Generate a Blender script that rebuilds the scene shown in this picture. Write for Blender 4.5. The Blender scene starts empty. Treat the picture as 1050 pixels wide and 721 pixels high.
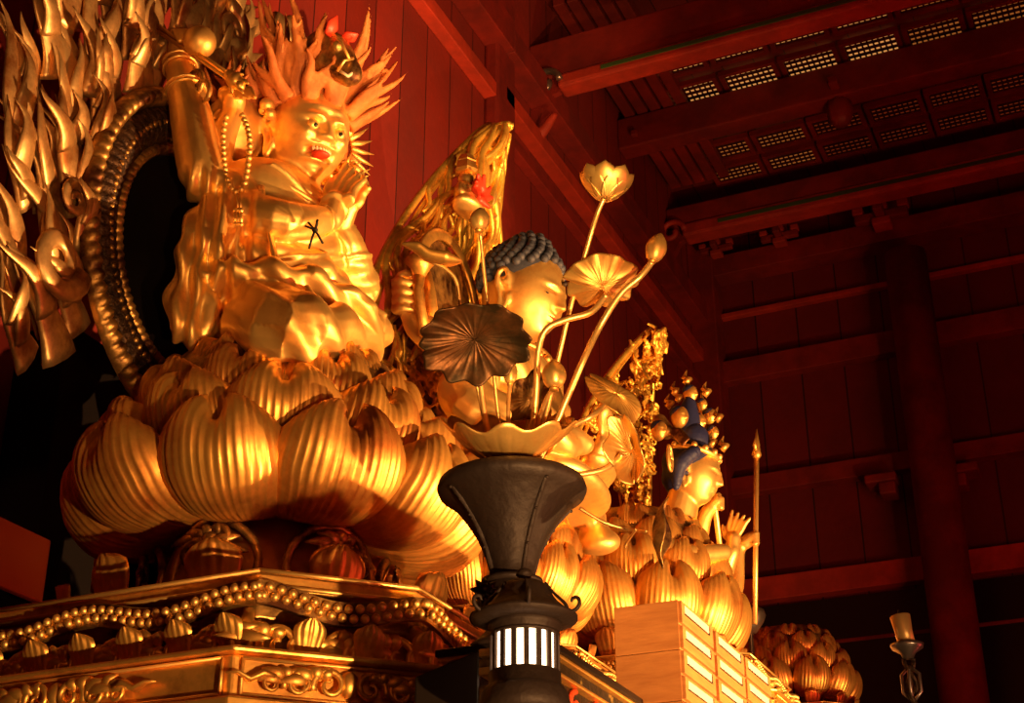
import bpy, bmesh, math, random
import numpy as np
from mathutils import Vector, Matrix, Euler
random.seed(7); rng = np.random.RandomState(7)
PI = math.pi; R = math.radians
COL = bpy.context.scene.collection
# ------------------------------------------------------------------ camera
F = 1572.0; CAMZ = 1.6; TH = R(26.7); YAW = R(24.1)
cT, sT, cY, sY = math.cos(TH), math.sin(TH), math.cos(YAW), math.sin(YAW)
cd = bpy.data.cameras.new('camera'); cam = bpy.data.objects.new('camera', cd); COL.objects.link(cam)
cd.sensor_width = 36; cd.lens = F/1050*36; cd.clip_end = 200
cam.location = (0, 0, CAMZ); cam.rotation_euler = (PI/2+TH, 0, YAW)
bpy.context.scene.camera = cam
def ray(px, py):
    a = (px-525)/F; k = (360.5-py)/F
    fw = cT-k*sT; z = sT+k*cT
    return Vector((-sY*fw+cY*a, cY*fw+sY*a, z))
C0 = Vector((0, 0, CAMZ))
def at_d(px, py, d): return C0+ray(px, py)*d
def at_x(px, py, x): r = ray(px, py); return C0+r*(x/r.x)
def at_y(px, py, y): r = ray(px, py); return C0+r*(y/r.y)
def at_z(px, py, z): r = ray(px, py); return C0+r*((z-CAMZ)/r.z)

# ------------------------------------------------------------------ materials
def mat(name, color, metallic=0.0, rough=0.5, bump=0.0, bscale=20.0, dark=None, dscale=4.0, dlo=.4, dhi=.65,
        emit=None, estr=0.0, spec=.5, stretch=(1, 1, 1)):
    m = bpy.data.materials.new(name); m.use_nodes = True
    nt = m.node_tree; N = nt.nodes; L = nt.links
    b = N['Principled BSDF']
    b.inputs['Base Color'].default_value = (*color, 1); b.inputs['Metallic'].default_value = metallic
    b.inputs['Roughness'].default_value = rough; b.inputs['Specular IOR Level'].default_value = spec
    tc = N.new('ShaderNodeTexCoord'); mp = N.new('ShaderNodeMapping'); mp.inputs['Scale'].default_value = stretch
    geo = N.new('ShaderNodeNewGeometry')
    L.new(geo.outputs['Position'], mp.inputs['Vector'])
    if dark is not None:
        n = N.new('ShaderNodeTexNoise'); n.inputs['Scale'].default_value = dscale; n.inputs['Detail'].default_value = 6
        n.inputs['Roughness'].default_value = .65
        L.new(mp.outputs[0], n.inputs['Vector'])
        r = N.new('ShaderNodeValToRGB'); r.color_ramp.elements[0].position = dlo; r.color_ramp.elements[1].position = dhi
        r.color_ramp.elements[0].color = (*dark, 1); r.color_ramp.elements[1].color = (*color, 1)
        L.new(n.outputs['Fac'], r.inputs['Fac']); L.new(r.outputs['Color'], b.inputs['Base Color'])
        mr = N.new('ShaderNodeMapRange'); mr.inputs['From Min'].default_value = .35; mr.inputs['From Max'].default_value = .7
        mr.inputs['To Min'].default_value = min(1, rough+.16); mr.inputs['To Max'].default_value = rough
        L.new(n.outputs['Fac'], mr.inputs['Value']); L.new(mr.outputs[0], b.inputs['Roughness'])
    if bump > 0:
        n2 = N.new('ShaderNodeTexNoise'); n2.inputs['Scale'].default_value = bscale; n2.inputs['Detail'].default_value = 5
        L.new(mp.outputs[0], n2.inputs['Vector'])
        bp = N.new('ShaderNodeBump'); bp.inputs['Strength'].default_value = bump; bp.inputs['Distance'].default_value = .02
        L.new(n2.outputs['Fac'], bp.inputs['Height']); L.new(bp.outputs[0], b.inputs['Normal'])
    if emit:
        b.inputs['Emission Color'].default_value = (*emit, 1); b.inputs['Emission Strength'].default_value = estr
    return m
def plank_mat(name, color, dark, axis, pitch, rough=.55):
    """painted boards: thin dark joints every `pitch` metres along world axis 0/1/2, noise tone"""
    m = mat(name, color, 0, rough, .25, 12, dark=dark, dscale=1.6, dlo=.25, dhi=.8)
    nt = m.node_tree; N = nt.nodes; L = nt.links; b = N['Principled BSDF']
    geo = N.new('ShaderNodeNewGeometry'); sp = N.new('ShaderNodeSeparateXYZ'); L.new(geo.outputs['Position'], sp.inputs[0])
    d = N.new('ShaderNodeMath'); d.operation = 'DIVIDE'; d.inputs[1].default_value = pitch; L.new(sp.outputs[axis], d.inputs[0])
    fr = N.new('ShaderNodeMath'); fr.operation = 'FRACT'; L.new(d.outputs[0], fr.inputs[0])
    lt = N.new('ShaderNodeMath'); lt.operation = 'LESS_THAN'; lt.inputs[1].default_value = .035; L.new(fr.outputs[0], lt.inputs[0])
    fl = N.new('ShaderNodeMath'); fl.operation = 'FLOOR'; L.new(d.outputs[0], fl.inputs[0])
    wn = N.new('ShaderNodeTexWhiteNoise'); wn.noise_dimensions = '1D'; L.new(fl.outputs[0], wn.inputs['W'])
    mr = N.new('ShaderNodeMapRange'); mr.inputs['To Min'].default_value = .75; mr.inputs['To Max'].default_value = 1.1
    L.new(wn.outputs['Value'], mr.inputs['Value'])
    src = b.inputs['Base Color'].links[0].from_socket
    sc = N.new('ShaderNodeVectorMath'); sc.operation = 'SCALE'; L.new(src, sc.inputs[0]); L.new(mr.outputs[0], sc.inputs['Scale'])
    mx = N.new('ShaderNodeMix'); mx.data_type = 'RGBA'; L.new(lt.outputs[0], mx.inputs['Factor'])
    L.new(sc.outputs[0], mx.inputs['A']); mx.inputs['B'].default_value = (dark[0]*.2, dark[1]*.2, dark[2]*.2, 1)
    L.new(mx.outputs['Result'], b.inputs['Base Color'])
    return m
M = {}
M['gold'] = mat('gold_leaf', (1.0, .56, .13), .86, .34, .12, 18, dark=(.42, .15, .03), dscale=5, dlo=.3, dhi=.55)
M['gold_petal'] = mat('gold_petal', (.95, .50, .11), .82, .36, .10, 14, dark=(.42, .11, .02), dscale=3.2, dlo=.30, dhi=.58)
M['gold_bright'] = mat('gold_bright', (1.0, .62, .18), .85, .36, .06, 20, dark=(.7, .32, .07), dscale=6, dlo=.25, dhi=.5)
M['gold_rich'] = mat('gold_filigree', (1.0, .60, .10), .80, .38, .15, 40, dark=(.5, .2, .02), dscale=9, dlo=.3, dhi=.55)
M['gold_dark'] = mat('tarnished_shaded_gold', (.75, .42, .12), .85, .36, .2, 25, dark=(.10, .035, .015), dscale=7, dlo=.4, dhi=.62)
M['gold_flame'] = mat('gold_flame', (.90, .58, .24), .85, .35, .12, 20, dark=(.30, .11, .03), dscale=5, dlo=.36, dhi=.60)
M['bronze'] = mat('dark_bronze', (.035, .021, .015), .35, .5, .3, 25, dark=(.03, .018, .014), dscale=6)
M['bronze_ring'] = mat('dark_bronze_relief', (.12, .06, .03), .7, .42, .6, 60, dark=(.03, .015, .01), dscale=30)
M['flame_hair'] = mat('terracotta_hair', (.62, .19, .04), .15, .62, .3, 30, dark=(.38, .10, .02), dscale=9)
M['curl'] = mat('blue_black_hair', (.045, .05, .075), 0, .6, .2, 40)
M['blue'] = mat('ultramarine_hair', (.012, .016, .07), 0, .55, .2, 40)
M['red'] = mat('vermilion_paint', (.75, .05, .02), 0, .45)
M['white'] = mat('ivory', (.8, .6, .4), 0, .4)
M['black'] = mat('black_lacquer', (.012, .008, .006), 0, .35, 0, spec=.4)
M['void'] = mat('flat_black', (.004, .002, .002), 0, .8, spec=.1)
M['lacquer'] = mat('black_gold_lacquer', (.03, .02, .01), .1, .3, .3, 30, dark=(.28, .17, .03), dscale=14, dlo=.30, dhi=.36)
M['stalk'] = mat('gilt_stalk', (1.0, .58, .18), .75, .34)
M['wood'] = mat('orange_wood', (.60, .25, .07), 0, .42, .1, 20, dark=(.42, .15, .035), dscale=6, dlo=.3, dhi=.7, stretch=(1, 1, 6))
M['paper'] = mat('paper_label', (.80, .66, .50), 0, .7)
M['wax'] = mat('gilt_candle', (.85, .48, .14), .5, .4)
M['pewter'] = mat('pewter', (.35, .27, .22), .85, .35, .1, 20)
M['glow'] = mat('lantern_paper', (1, .8, .6), 0, .6, emit=(1.0, .62, .34), estr=7)
M['beamred'] = mat('red_beam', (.30, .022, .012), 0, .5, .2, 8, dark=(.16, .012, .008), dscale=2)
M['beamlight'] = mat('vermilion_trim', (.55, .045, .018), 0, .5, .2, 8, dark=(.35, .03, .012), dscale=3)
M['green'] = mat('green_stripe', (.05, .11, .025), 0, .5)
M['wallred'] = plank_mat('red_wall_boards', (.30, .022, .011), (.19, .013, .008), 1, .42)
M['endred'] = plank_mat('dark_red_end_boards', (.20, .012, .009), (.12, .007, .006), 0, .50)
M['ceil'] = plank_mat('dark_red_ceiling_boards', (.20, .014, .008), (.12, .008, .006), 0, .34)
M['floor'] = plank_mat('dark_floor_boards', (.05, .02, .012), (.02, .008, .005), 0, .2)
M['glow_a'] = mat('bright_glow_lattice_paper', (.25, .10, .02), 0, .8, emit=(1.0, .40, .10), estr=.62)  # glow put into the panel paper, three strengths for light fading rightward
M['glow_b'] = mat('dim_glow_lattice_paper', (.2, .08, .02), 0, .8, emit=(1.0, .28, .05), estr=.26)
M['glow_c'] = mat('faint_glow_lattice_paper', (.4, .12, .03), 0, .8, emit=(1.0, .14, .03), estr=.07)
M['lattice'] = mat('lattice_bars', (.05, .006, .004), 0, .6)

# ------------------------------------------------------------------ mesh builder
class MB:
    def __init__(s): s.v = []; s.f = []
    def add(s, vs, fs):
        o = len(s.v); s.v += [tuple(p) for p in vs]; s.f += [tuple(i+o for i in f) for f in fs]; return s
    def box(s, c, size, rot=None, mx=None):
        m = mx if mx is not None else (Euler(rot).to_matrix() if rot else Matrix.Identity(3))
        h = [x/2 for x in size]; c = Vector(c)
        vs = [c+m@Vector((sx*h[0], sy*h[1], sz*h[2])) for sx in (-1, 1) for sy in (-1, 1) for sz in (-1, 1)]
        return s.add(vs, [(0, 1, 3, 2), (4, 6, 7, 5), (0, 4, 5, 1), (2, 3, 7, 6), (0, 2, 6, 4), (1, 5, 7, 3)])
    def span(s, a, b): # box from corner a to corner b
        a = Vector(a); b = Vector(b); return s.box((a+b)/2, [abs(q) for q in (b-a)])
    def grid(s, fn, nu, nv, close=False):
        vs = []; fs = []
        for j in range(nv):
            for i in range(nu): vs.append(fn(i/(nu if close else nu-1), j/(nv-1)))
        for j in range(nv-1):
            for i in range(nu if close else nu-1):
                i2 = (i+1) % nu
                fs.append((j*nu+i, j*nu+i2, (j+1)*nu+i2, (j+1)*nu+i))
        return s.add(vs, fs)
    def tube(s, pts, rad, seg=8, flat=1.0, up=None, cap=True):
        pts = [Vector(p) for p in pts]; n = len(pts)
        if not hasattr(rad, '__len__'): rad = [rad]*n
        vs = []; fs = []; prev = None
        for i, p in enumerate(pts):
            t = (pts[min(i+1, n-1)]-pts[max(i-1, 0)])
            if t.length < 1e-9: t = Vector((0, 0, 1))
            t.normalize()
            if prev is None:
                u = Vector(up) if up is not None else (Vector((0, 0, 1)) if abs(t.z) < .9 else Vector((1, 0, 0)))
            else: u = prev
            u = (u-t*u.dot(t))
            if u.length < 1e-6: u = t.orthogonal()
            u.normalize(); prev = u; w = t.cross(u)
            for k in range(seg):
                a = 2*PI*k/seg
                vs.append(p+u*(math.cos(a)*rad[i]*flat)+w*(math.sin(a)*rad[i]))
        for i in range(n-1):
            for k in range(seg):
                k2 = (k+1) % seg
                fs.append((i*seg+k, i*seg+k2, (i+1)*seg+k2, (i+1)*seg+k))
        if cap: fs.append(tuple(range(seg))[::-1]); fs.append(tuple((n-1)*seg+k for k in range(seg)))
        return s.add(vs, fs)
    def lathe(s, prof, c, seg=48, mod=None, axis=None):
        c = Vector(c); mx = Vector((0, 0, 1)).rotation_difference(Vector(axis).normalized()).to_matrix() if axis is not None else Matrix.Identity(3)
        vs = []; fs = []; n = len(prof)
        for j, (r, z) in enumerate(prof):
            for k in range(seg):
                a = 2*PI*k/seg; rr = r*(mod(a, j/(n-1)) if mod else 1)
                vs.append(c+mx@Vector((rr*math.cos(a), rr*math.sin(a), z)))
        for j in range(n-1):
            for k in range(seg):
                k2 = (k+1) % seg; fs.append((j*seg+k, j*seg+k2, (j+1)*seg+k2, (j+1)*seg+k))
        fs.append(tuple(range(seg))[::-1]); fs.append(tuple((n-1)*seg+k for k in range(seg)))
        return s.add(vs, fs)
    def ball(s, c, r, nu=None, nv=None, mx=None):
        big = max(r) if hasattr(r, '__len__') else r
        nu = nu or (48 if big > .1 else 16); nv = nv or (32 if big > .1 else 10)
        c = Vector(c); r = (r, r, r) if not hasattr(r, '__len__') else r
        m = mx if mx is not None else Matrix.Identity(3)
        vs = []; fs = []
        for j in range(1, nv):
            th = PI*j/nv
            for i in range(nu):
                ph = 2*PI*i/nu
                vs.append(c+m@Vector((r[0]*math.sin(th)*math.cos(ph), r[1]*math.sin(th)*math.sin(ph), r[2]*math.cos(th))))
        a = len(vs); vs.append(c+m@Vector((0, 0, r[2]))); vs.append(c-m@Vector((0, 0, r[2])))
        for j in range(nv-2):
            for i in range(nu):
                i2 = (i+1) % nu; fs.append((j*nu+i, (j+1)*nu+i, (j+1)*nu+i2, j*nu+i2))
        for i in range(nu):
            i2 = (i+1) % nu; fs.append((a, i, i2)); fs.append((a+1, (nv-2)*nu+i2, (nv-2)*nu+i))
        return s.add(vs, fs)
    def limb(s, pts, rad, seg=20, n=7):
        """smooth tapered capsule chain through joints"""
        P = [Vector(p) for p in pts]
        q, r = catmull(P, rad, n)
        s.tube(q, r, seg); s.ball(q[0], r[0], seg, 14); s.ball(q[-1], r[-1], seg, 14); return s
    def poly_prism(s, poly, z0, z1):
        n = len(poly)
        vs = [(x, y, z0) for x, y in poly]+[(x, y, z1) for x, y in poly]
        fs = [tuple(range(n))[::-1], tuple(range(n, 2*n))]+[(i, (i+1) % n, (i+1) % n+n, i+n) for i in range(n)]
        return s.add(vs, fs)
def catmull(P, rad=None, n=6):
    P = [Vector(p) for p in P]; out = []; ro = []
    if rad is None: rad = [1]*len(P)
    if not hasattr(rad, '__len__'): rad = [rad]*len(P)
    for i in range(len(P)-1):
        p0 = P[max(i-1, 0)]; p1 = P[i]; p2 = P[i+1]; p3 = P[min(i+2, len(P)-1)]
        for k in range(n):
            t = k/n
            out.append(.5*((2*p1)+(p2-p0)*t+(2*p0-5*p1+4*p2-p3)*t*t+(3*p1-p0-3*p2+p3)*t**3))
            ro.append(rad[i]*(1-t)+rad[i+1]*t)
    out.append(P[-1]); ro.append(rad[-1]); return out, ro
def wloc(o):
    v = Vector((0, 0, 0))
    while o is not None: v += o.location; o = o.parent
    return v
def tag(o, label=None, cat=None, group=None, kind=None):
    if label: o['label'] = label
    if cat: o['category'] = cat
    if group: o['group'] = group
    if kind: o['kind'] = kind
    return o
def link_mesh(name, me, material, parent, smooth, origin=None):
    o = bpy.data.objects.new(name, me); me.materials.append(material)
    if parent is not None: org = wloc(parent); o.parent = parent
    elif origin is not None: org = Vector(origin); o.location = org
    else:
        co = np.empty(len(me.vertices)*3); me.vertices.foreach_get('co', co); co = co.reshape(-1, 3)
        org = Vector(((co[:, 0].min()+co[:, 0].max())/2, (co[:, 1].min()+co[:, 1].max())/2, co[:, 2].min())); o.location = org
    me.transform(Matrix.Translation(-org))
    if smooth: me.polygons.foreach_set('use_smooth', [True]*len(me.polygons))
    COL.objects.link(o); return o
def build(mb, name, material, parent=None, smooth=True, solid=0, bevel=0, origin=None, sub=0, autos=None):
    me = bpy.data.meshes.new(name); me.from_pydata(mb.v, [], mb.f); me.validate(); me.update()
    bm = bmesh.new(); bm.from_mesh(me); bmesh.ops.recalc_face_normals(bm, faces=bm.faces); bm.to_mesh(me); bm.free()
    o = link_mesh(name, me, material, parent, smooth, origin)
    if solid: md = o.modifiers.new('solid', 'SOLIDIFY'); md.thickness = solid; md.offset = 0
    if bevel: md = o.modifiers.new('bevel', 'BEVEL'); md.width = bevel; md.segments = 2; md.limit_method = 'ANGLE'
    if sub: md = o.modifiers.new('sub', 'SUBSURF'); md.levels = sub; md.render_levels = sub
    return o
def empty(name, loc, label=None, cat=None, group=None):
    o = bpy.data.objects.new(name, None); o.location = loc; o.empty_display_size = .1; COL.objects.link(o)
    return tag(o, label, cat, group)
def sculpt(mb, name, material, parent, voxel=.008, smooth_it=3, disp=None, origin=None):
    """merge overlapping shapes into one continuous surface"""
    me = bpy.data.meshes.new('tmp'); me.from_pydata(mb.v, [], mb.f); me.update()
    bm = bmesh.new(); bm.from_mesh(me); bmesh.ops.recalc_face_normals(bm, faces=bm.faces); bm.to_mesh(me); bm.free()
    t = bpy.data.objects.new('tmp', me); COL.objects.link(t)
    md = t.modifiers.new('r', 'REMESH'); md.mode = 'VOXEL'; md.voxel_size = voxel
    md = t.modifiers.new('s', 'SMOOTH'); md.factor = .5; md.iterations = smooth_it
    dg = bpy.context.evaluated_depsgraph_get(); ev = t.evaluated_get(dg)
    nm = bpy.data.meshes.new_from_object(ev); bpy.data.objects.remove(t); bpy.data.meshes.remove(me)
    nm.name = name
    if disp:
        n = len(nm.vertices); co = np.empty(n*3); nm.vertices.foreach_get('co', co); co = co.reshape(-1, 3)
        no = np.empty(n*3); nm.vertices.foreach_get('normal', no); no = no.reshape(-1, 3)
        co = co+no*disp(co, no)[:, None]; nm.vertices.foreach_set('co', co.ravel()); nm.update()
    return link_mesh(name, nm, material, parent, True, origin)

# ------------------------------------------------------------------ head sculpt
def add_head(mb, c, s, yaw=0, pitch=0, roll=0, style='calm', nu=150, nv=110, ears=True, mouth_open=0):
    """unit head: x forward, y left, z up, about 2 high; s = half height"""
    th = np.linspace(0.0, PI, nv)[1:-1]; ph = np.linspace(-PI, PI, nu, endpoint=False)
    T, Ph = np.meshgrid(th, ph, indexing='ij')
    dx = np.sin(T)*np.cos(Ph); dy = np.sin(T)*np.sin(Ph); dz = np.cos(T)
    def pw(a, p): return np.sign(a)*np.abs(a)**p
    x = .80*pw(dx, .92); y = .72*pw(dy, .95); z = dz*1.0
    jaw = np.clip(-dz, 0, 1); y = y*(1-.22*jaw**1.6); x = np.where(dx < 0, x*1.05*(1-.12*jaw), x*(1-.03*jaw))
    f = np.clip((dx-.02)/.3, 0, 1); f = f*f*(3-2*f)
    def G(y0, z0, sy, sz):
        g = np.exp(-((y-y0)/sy)**2-((z-z0)/sz)**2)
        return g+np.exp(-((y+y0)/sy)**2-((z-z0)/sz)**2) if y0 > 0 else g
    d = 0*x
    if style == 'calm':
        d += .045*G(.27, .20, .20, .05)-.085*G(.28, .06, .15, .08)+.075*G(.28, .03, .13, .055)-.030*G(.28, -.005, .12, .014)
        cl = np.clip((.22-z)/.42, 0, 1)*(z > -.27)*1.0
        cl = np.where(z < -.20, cl*np.clip((z+.27)/.07, 0, 1), cl)
        d += (.05+.15*cl)*np.exp(-(y/(.055+.04*cl))**2)*np.clip((.26-z)/.08, 0, 1)*(z > -.275)
        d += .05*G(.095, -.19, .05, .05)
        d += .075*np.exp(-(y/.17)**2)*np.exp(-((z+.36)/.035)**2)+.08*np.exp(-(y/.13)**2)*np.exp(-((z+.465)/.04)**2)-.03*np.exp(-(y/.2)**2)*np.exp(-((z+.412)/.015)**2)
        d += .07*np.exp(-(y/.18)**2-((z+.72)/.13)**2)+.03*G(.38, -.25, .2, .2)
    else:
        d += .13*G(.26, .22, .17, .07)-.05*np.exp(-(y/.06)**2-((z-.25)/.1)**2)-.12*G(.27, .07, .12, .07)+.11*G(.27, .04, .09, .05)-.03*G(.27, .04, .10, .012)
        d += .08*G(.2, .42, .18, .10)
        cl = np.clip((.2-z)/.38, 0, 1)
        d += (.07+.17*cl)*np.exp(-(y/(.07+.05*cl))**2)*np.clip((.26-z)/.08, 0, 1)*np.clip((z+.24)/.06, 0, 1)
        d += .10*G(.13, -.14, .065, .06)+.12*G(.38, -.12, .13, .14)
        mo = np.exp(-(y/.22)**4-((z+.42)/.085)**4)
        d += .12*np.exp(-(y/.30)**2)*(np.exp(-((z+.29)/.045)**2)+np.exp(-((z+.56)/.05)**2))-.16*mo
        d += .13*np.exp(-(y/.18)**2-((z+.78)/.12)**2)
    x = x+f*d
    # transform
    m = Euler((roll, pitch, yaw), 'XYZ').to_matrix()
    A = np.array(m); P = np.stack([x, y, z], -1).reshape(-1, 3)*s
    P = P@A.T+np.array(c)
    n = len(th); vs = [tuple(p) for p in P]
    fs = []
    for j in range(n-1):
        for i in range(nu):
            i2 = (i+1) % nu; fs.append((j*nu+i, (j+1)*nu+i, (j+1)*nu+i2, j*nu+i2))
    top = Vector(c)+m@Vector((0, 0, s)); bot = Vector(c)+m@Vector((0, 0, -s))
    vs += [tuple(top), tuple(bot)]; a = len(vs)-2
    for i in range(nu):
        i2 = (i+1) % nu; fs.append((a, i, i2)); fs.append((a+1, (n-1)*nu+i2, (n-1)*nu+i))
    mb.add(vs, fs)
    loc = lambda p: Vector(c)+m@(Vector(p)*s)
    if ears:
        for sg in (-1, 1):
            pts = [loc((.02, sg*.70, -.12)), loc((-.02, sg*.76, .12)), loc((-.10, sg*.80, .24)), loc((-.20, sg*.82, .16)), loc((-.20, sg*.80, -.08)), loc((-.10, sg*.76, -.28)), loc((-.06, sg*.74, -.50)), loc((.0, sg*.72, -.60)), loc((.05, sg*.70, -.48)), loc((.04, sg*.70, -.25))]
            q, r = catmull(pts, [.05*s, .05*s, .055*s, .055*s, .05*s, .05*s, .055*s, .06*s, .05*s, .04*s], 5); mb.tube(q, r, 8)
            mb.ball(loc((-.08, sg*.72, .0)), .09*s, 12, 8)
    return loc

# ------------------------------------------------------------------ lotus petal
def petal_mesh(name, prof, W, ribs=9, tip_in=.05, notch=.17, amp=.014, nu=57, nv=26, material=None):
    """prof: list of (r, z) from base to tip in the plane of azimuth 0; W: half width (m)"""
    P = [Vector((r, 0, z)) for r, z in prof]; Q, _ = catmull(P, None, 8)
    L = [0]
    for i in range(1, len(Q)): L.append(L[-1]+(Q[i]-Q[i-1]).length)
    def pt(v):
        s = max(0, min(1, v))*L[-1]
        for i in range(1, len(L)):
            if L[i] >= s:
                t = (s-L[i-1])/max(1e-9, L[i]-L[i-1]); return Q[i-1].lerp(Q[i], t), (Q[i]-Q[i-1]).normalized()
        return Q[-1], (Q[-1]-Q[-2]).normalized()
    mb = MB()
    def fn(i, j):
        u = i*2-1; v = j
        w = W*(.40+.60*min(1, v/.55)**.8)
        if v > .5: w *= (max(0, 1-((v-.5)/.53)**3))**.5
        dv = v*(1-notch*math.exp(-(u/.26)**2)*v**6)
        p, t = pt(dv)
        r = p.x; ang = (w*u)/max(.25, .8*r+.15)   # wraps round the axis
        nrm = Vector((t.z, 0, -t.x))               # outward
        off = amp*(abs(math.cos(PI*ribs*u*.5))**.7-.5)*min(1, v*4)*(1-.3*v)
        off -= .085*W/.22*abs(u)**2.6*min(1, v*2.2)       # edges tuck in
        off -= tip_in*math.exp(-(u/.22)**2)*max(0, (v-.62)/.38)**1.4
        rr = r+nrm.x*off; z = p.z+nrm.z*off
        return Vector((rr*math.cos(ang), rr*math.sin(ang), z))
    mb.grid(fn, nu, nv)
    me = bpy.data.meshes.new(name); me.from_pydata(mb.v, [], mb.f); me.update()
    me.polygons.foreach_set('use_smooth', [True]*len(me.polygons)); me.materials.append(material)
    return me
def ring_of_petals(root, me, n, az0, thick=.012, only=None):
    for k in range(n):
        a = az0+2*PI*k/n
        o = bpy.data.objects.new('petal', me); COL.objects.link(o); o.parent = root
        o.rotation_euler = (0, 0, a)
        if k % 2: o.scale = (.972, .972, 1.01)
        md = o.modifiers.new('solid', 'SOLIDIFY'); md.thickness = thick; md.offset = -1
# ================================================================== setting
WX, EY, CZ = -4.7, 16.1, 11.75
def struct(mb, name, material, smooth=False, bevel=0, label=None):
    o = build(mb, name, material, None, smooth, bevel=bevel); o['kind'] = 'structure'
    return o
struct(MB().span((-9, -6, -.1), (14, EY+.3, 0)), 'floor', M['floor'])
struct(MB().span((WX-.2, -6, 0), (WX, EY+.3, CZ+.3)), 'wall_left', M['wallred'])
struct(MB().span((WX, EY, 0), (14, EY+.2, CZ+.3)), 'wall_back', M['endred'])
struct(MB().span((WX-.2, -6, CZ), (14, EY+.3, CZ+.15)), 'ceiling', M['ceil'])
# ledges and rails on the left wall
def rail_x(px, py, y0, y1, h, dep, material, nm):
    z = at_x(px, py, WX).z
    struct(MB().span((WX, y0, z-h/2), (WX+dep, y1, z+h/2)), nm, material, bevel=.01)
YP = at_x(505, 80, WX).y
rail_x(462, 50, 4.0, YP, .15, .12, M['beamlight'], 'trim_1')
rail_x(497, 32, 4.0, YP, .34, .22, M['beamred'], 'trim_2')
rail_x(575, 190, YP, EY, .16, .14, M['beamlight'], 'trim_3')
rail_x(575, 143, YP, EY, .26, .22, M['beamred'], 'trim_4')
rail_x(590, 240, YP, EY, .12, .10, M['beamred'], 'trim_5')
# rails of the end wall
k = 6
for (ya, yb, dep, m) in [(262, 282, .30, 'beamred'), (314, 319, .10, 'beamlight'), (366, 388, .16, 'beamred'), (488, 506, .16, 'beamred'), (594, 618, .16, 'beamlight'), (664, 668, .06, 'beamred')]:
    za = at_y(800, ya, EY).z; zb = at_y(800, yb, EY).z
    struct(MB().span((WX, EY-dep, zb), (9, EY, za)), 'trim_%d' % k, M[m], bevel=.01); k += 1
z0 = at_y(800, 622, EY).z
struct(MB().span((WX, EY-.05, 0), (9, EY, z0)), 'trim_%d' % k, M['black']); k += 1
# corner post and wall post
struct(MB().span((WX, EY-.35, 0), (WX+.32, EY, CZ)), 'trim_%d' % k, M['beamred'], bevel=.02); k += 1

def column(p, r, label, h=CZ):
    t = empty('wooden_column', (p[0], p[1], 0), label, 'column')
    build(MB().lathe([(r, 0), (r, h*.5), (r*.97, h)], (p[0], p[1], 0), 48), 'shaft', M['beamred'], t)
    build(MB().lathe([(r*1.5, 0), (r*1.5, .12), (r*1.2, .25)], (p[0], p[1], 0), 48), 'base', M['bronze'], t)
    return t
pc = at_y(953, 450, 15.55); column((pc.x, pc.y), .24, 'tall round dark red column against the boarded end wall', at_y(925, 262, 15.55).z)
for i, (px, py) in enumerate([(905, 494), (988, 484)]):
    p = at_y(px, py, EY-.3)
    mb = MB().box(p, (.34, .30, .10)).box(p+Vector((.06 if i == 0 else -.06, 0, -.12)), (.18, .26, .14))
    o = build(mb, 'beam_end', M['beamred'], None, False, bevel=.02)
    tag(o, ['small carved beam end left of the round column', 'small carved beam end right of the round column'][i], 'bracket')
pp = at_y(507, 100, 10.85)
t = empty('wall_post', (WX+.07, YP, 0), 'square red post rising on the left wall above the middle flame halo', 'post')
build(MB().span((WX, YP-.18, 0), (WX+.14, YP+.2, CZ)), 'shaft', M['beamred'], t, False, bevel=.03)
# curved beam nose coming out of the post
def nose(px, py, y, label):
    p = at_y(px, py, y)
    mb = MB(); pts = [p+Vector((0, 0, 0)), p+Vector((.2, 0, .04)), p+Vector((.4, 0, .14)), p+Vector((.55, 0, .32))]
    q, r = catmull(pts, [.06, .07, .06, .03], 6); mb.tube(q, r, 10, up=(0, 1, 0))
    o = build(mb, 'beam_nose', M['beamlight'], None); tag(o, label, 'bracket')
nose(514, 160, 10.9, 'curved red beam nose under the near ceiling beam')

# big tie beams across the hall
def tie_beam(Y, top, stripe, bot, x0, label, depth=.42):
    zt = at_y(*top, Y).z; zs = at_y(*stripe, Y).z; zb = at_y(*bot, Y).z
    t = empty('ceiling_beam', (x0, Y, zb), label, 'beam')
    build(MB().span((WX, Y, zs), (9, Y+depth, zt)), 'beam_body', M['beamred'], t, False, bevel=.02)
    h = zs-zb
    build(MB().span((x0, Y-.03, zb), (9, Y+depth+.03, zs)), 'lower_edge', M['beamlight'], t, False, bevel=.03)
    build(MB().span((x0+.45, Y-.045, zb+h*.42), (9, Y-.02, zb+h*.68)), 'green_stripe', M['green'], t, False)
    # haunch where beam meets wall
    mb = MB(); v = []
    pts = [(0, zs), (x0-WX, zs), (x0-WX, zb), ((x0-WX)*.7, zb-.02), ((x0-WX)*.3, zb-.16), (0, zb-.42)]
    n = len(pts)
    mb.add([(WX+a, Y+.05, b) for a, b in pts]+[(WX+a, Y+depth-.05, b) for a, b in pts],
           [tuple(range(n))[::-1], tuple(range(n, 2*n))]+[(i, (i+1) % n, (i+1) % n+n, i+n) for i in range(n)])
    build(mb, 'haunch', M['beamred'], t, False)
    c = empty('carved_scroll', (0, 0, 0)); bpy.data.objects.remove(c)
    sc = MB(); cx = Vector((x0-.12, Y-.05, zb+h*.4))
    sp = [cx+Vector((math.cos(a)*(.16-.018*a), 0, math.sin(a)*(.16-.018*a))) for a in np.linspace(0, 6.5, 26)]
    sc.tube(sp, [.035]*26, 8); build(sc, 'carved_scroll', M['pewter'] if Y < 12 else M['beamlight'], t)
    return t
tie_beam(10.9, (600, 31), (600, 70), (600, 83), at_y(572, 95, 10.9).x, 'thick red ceiling beam with green stripe nearest the viewer', .16)
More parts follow.
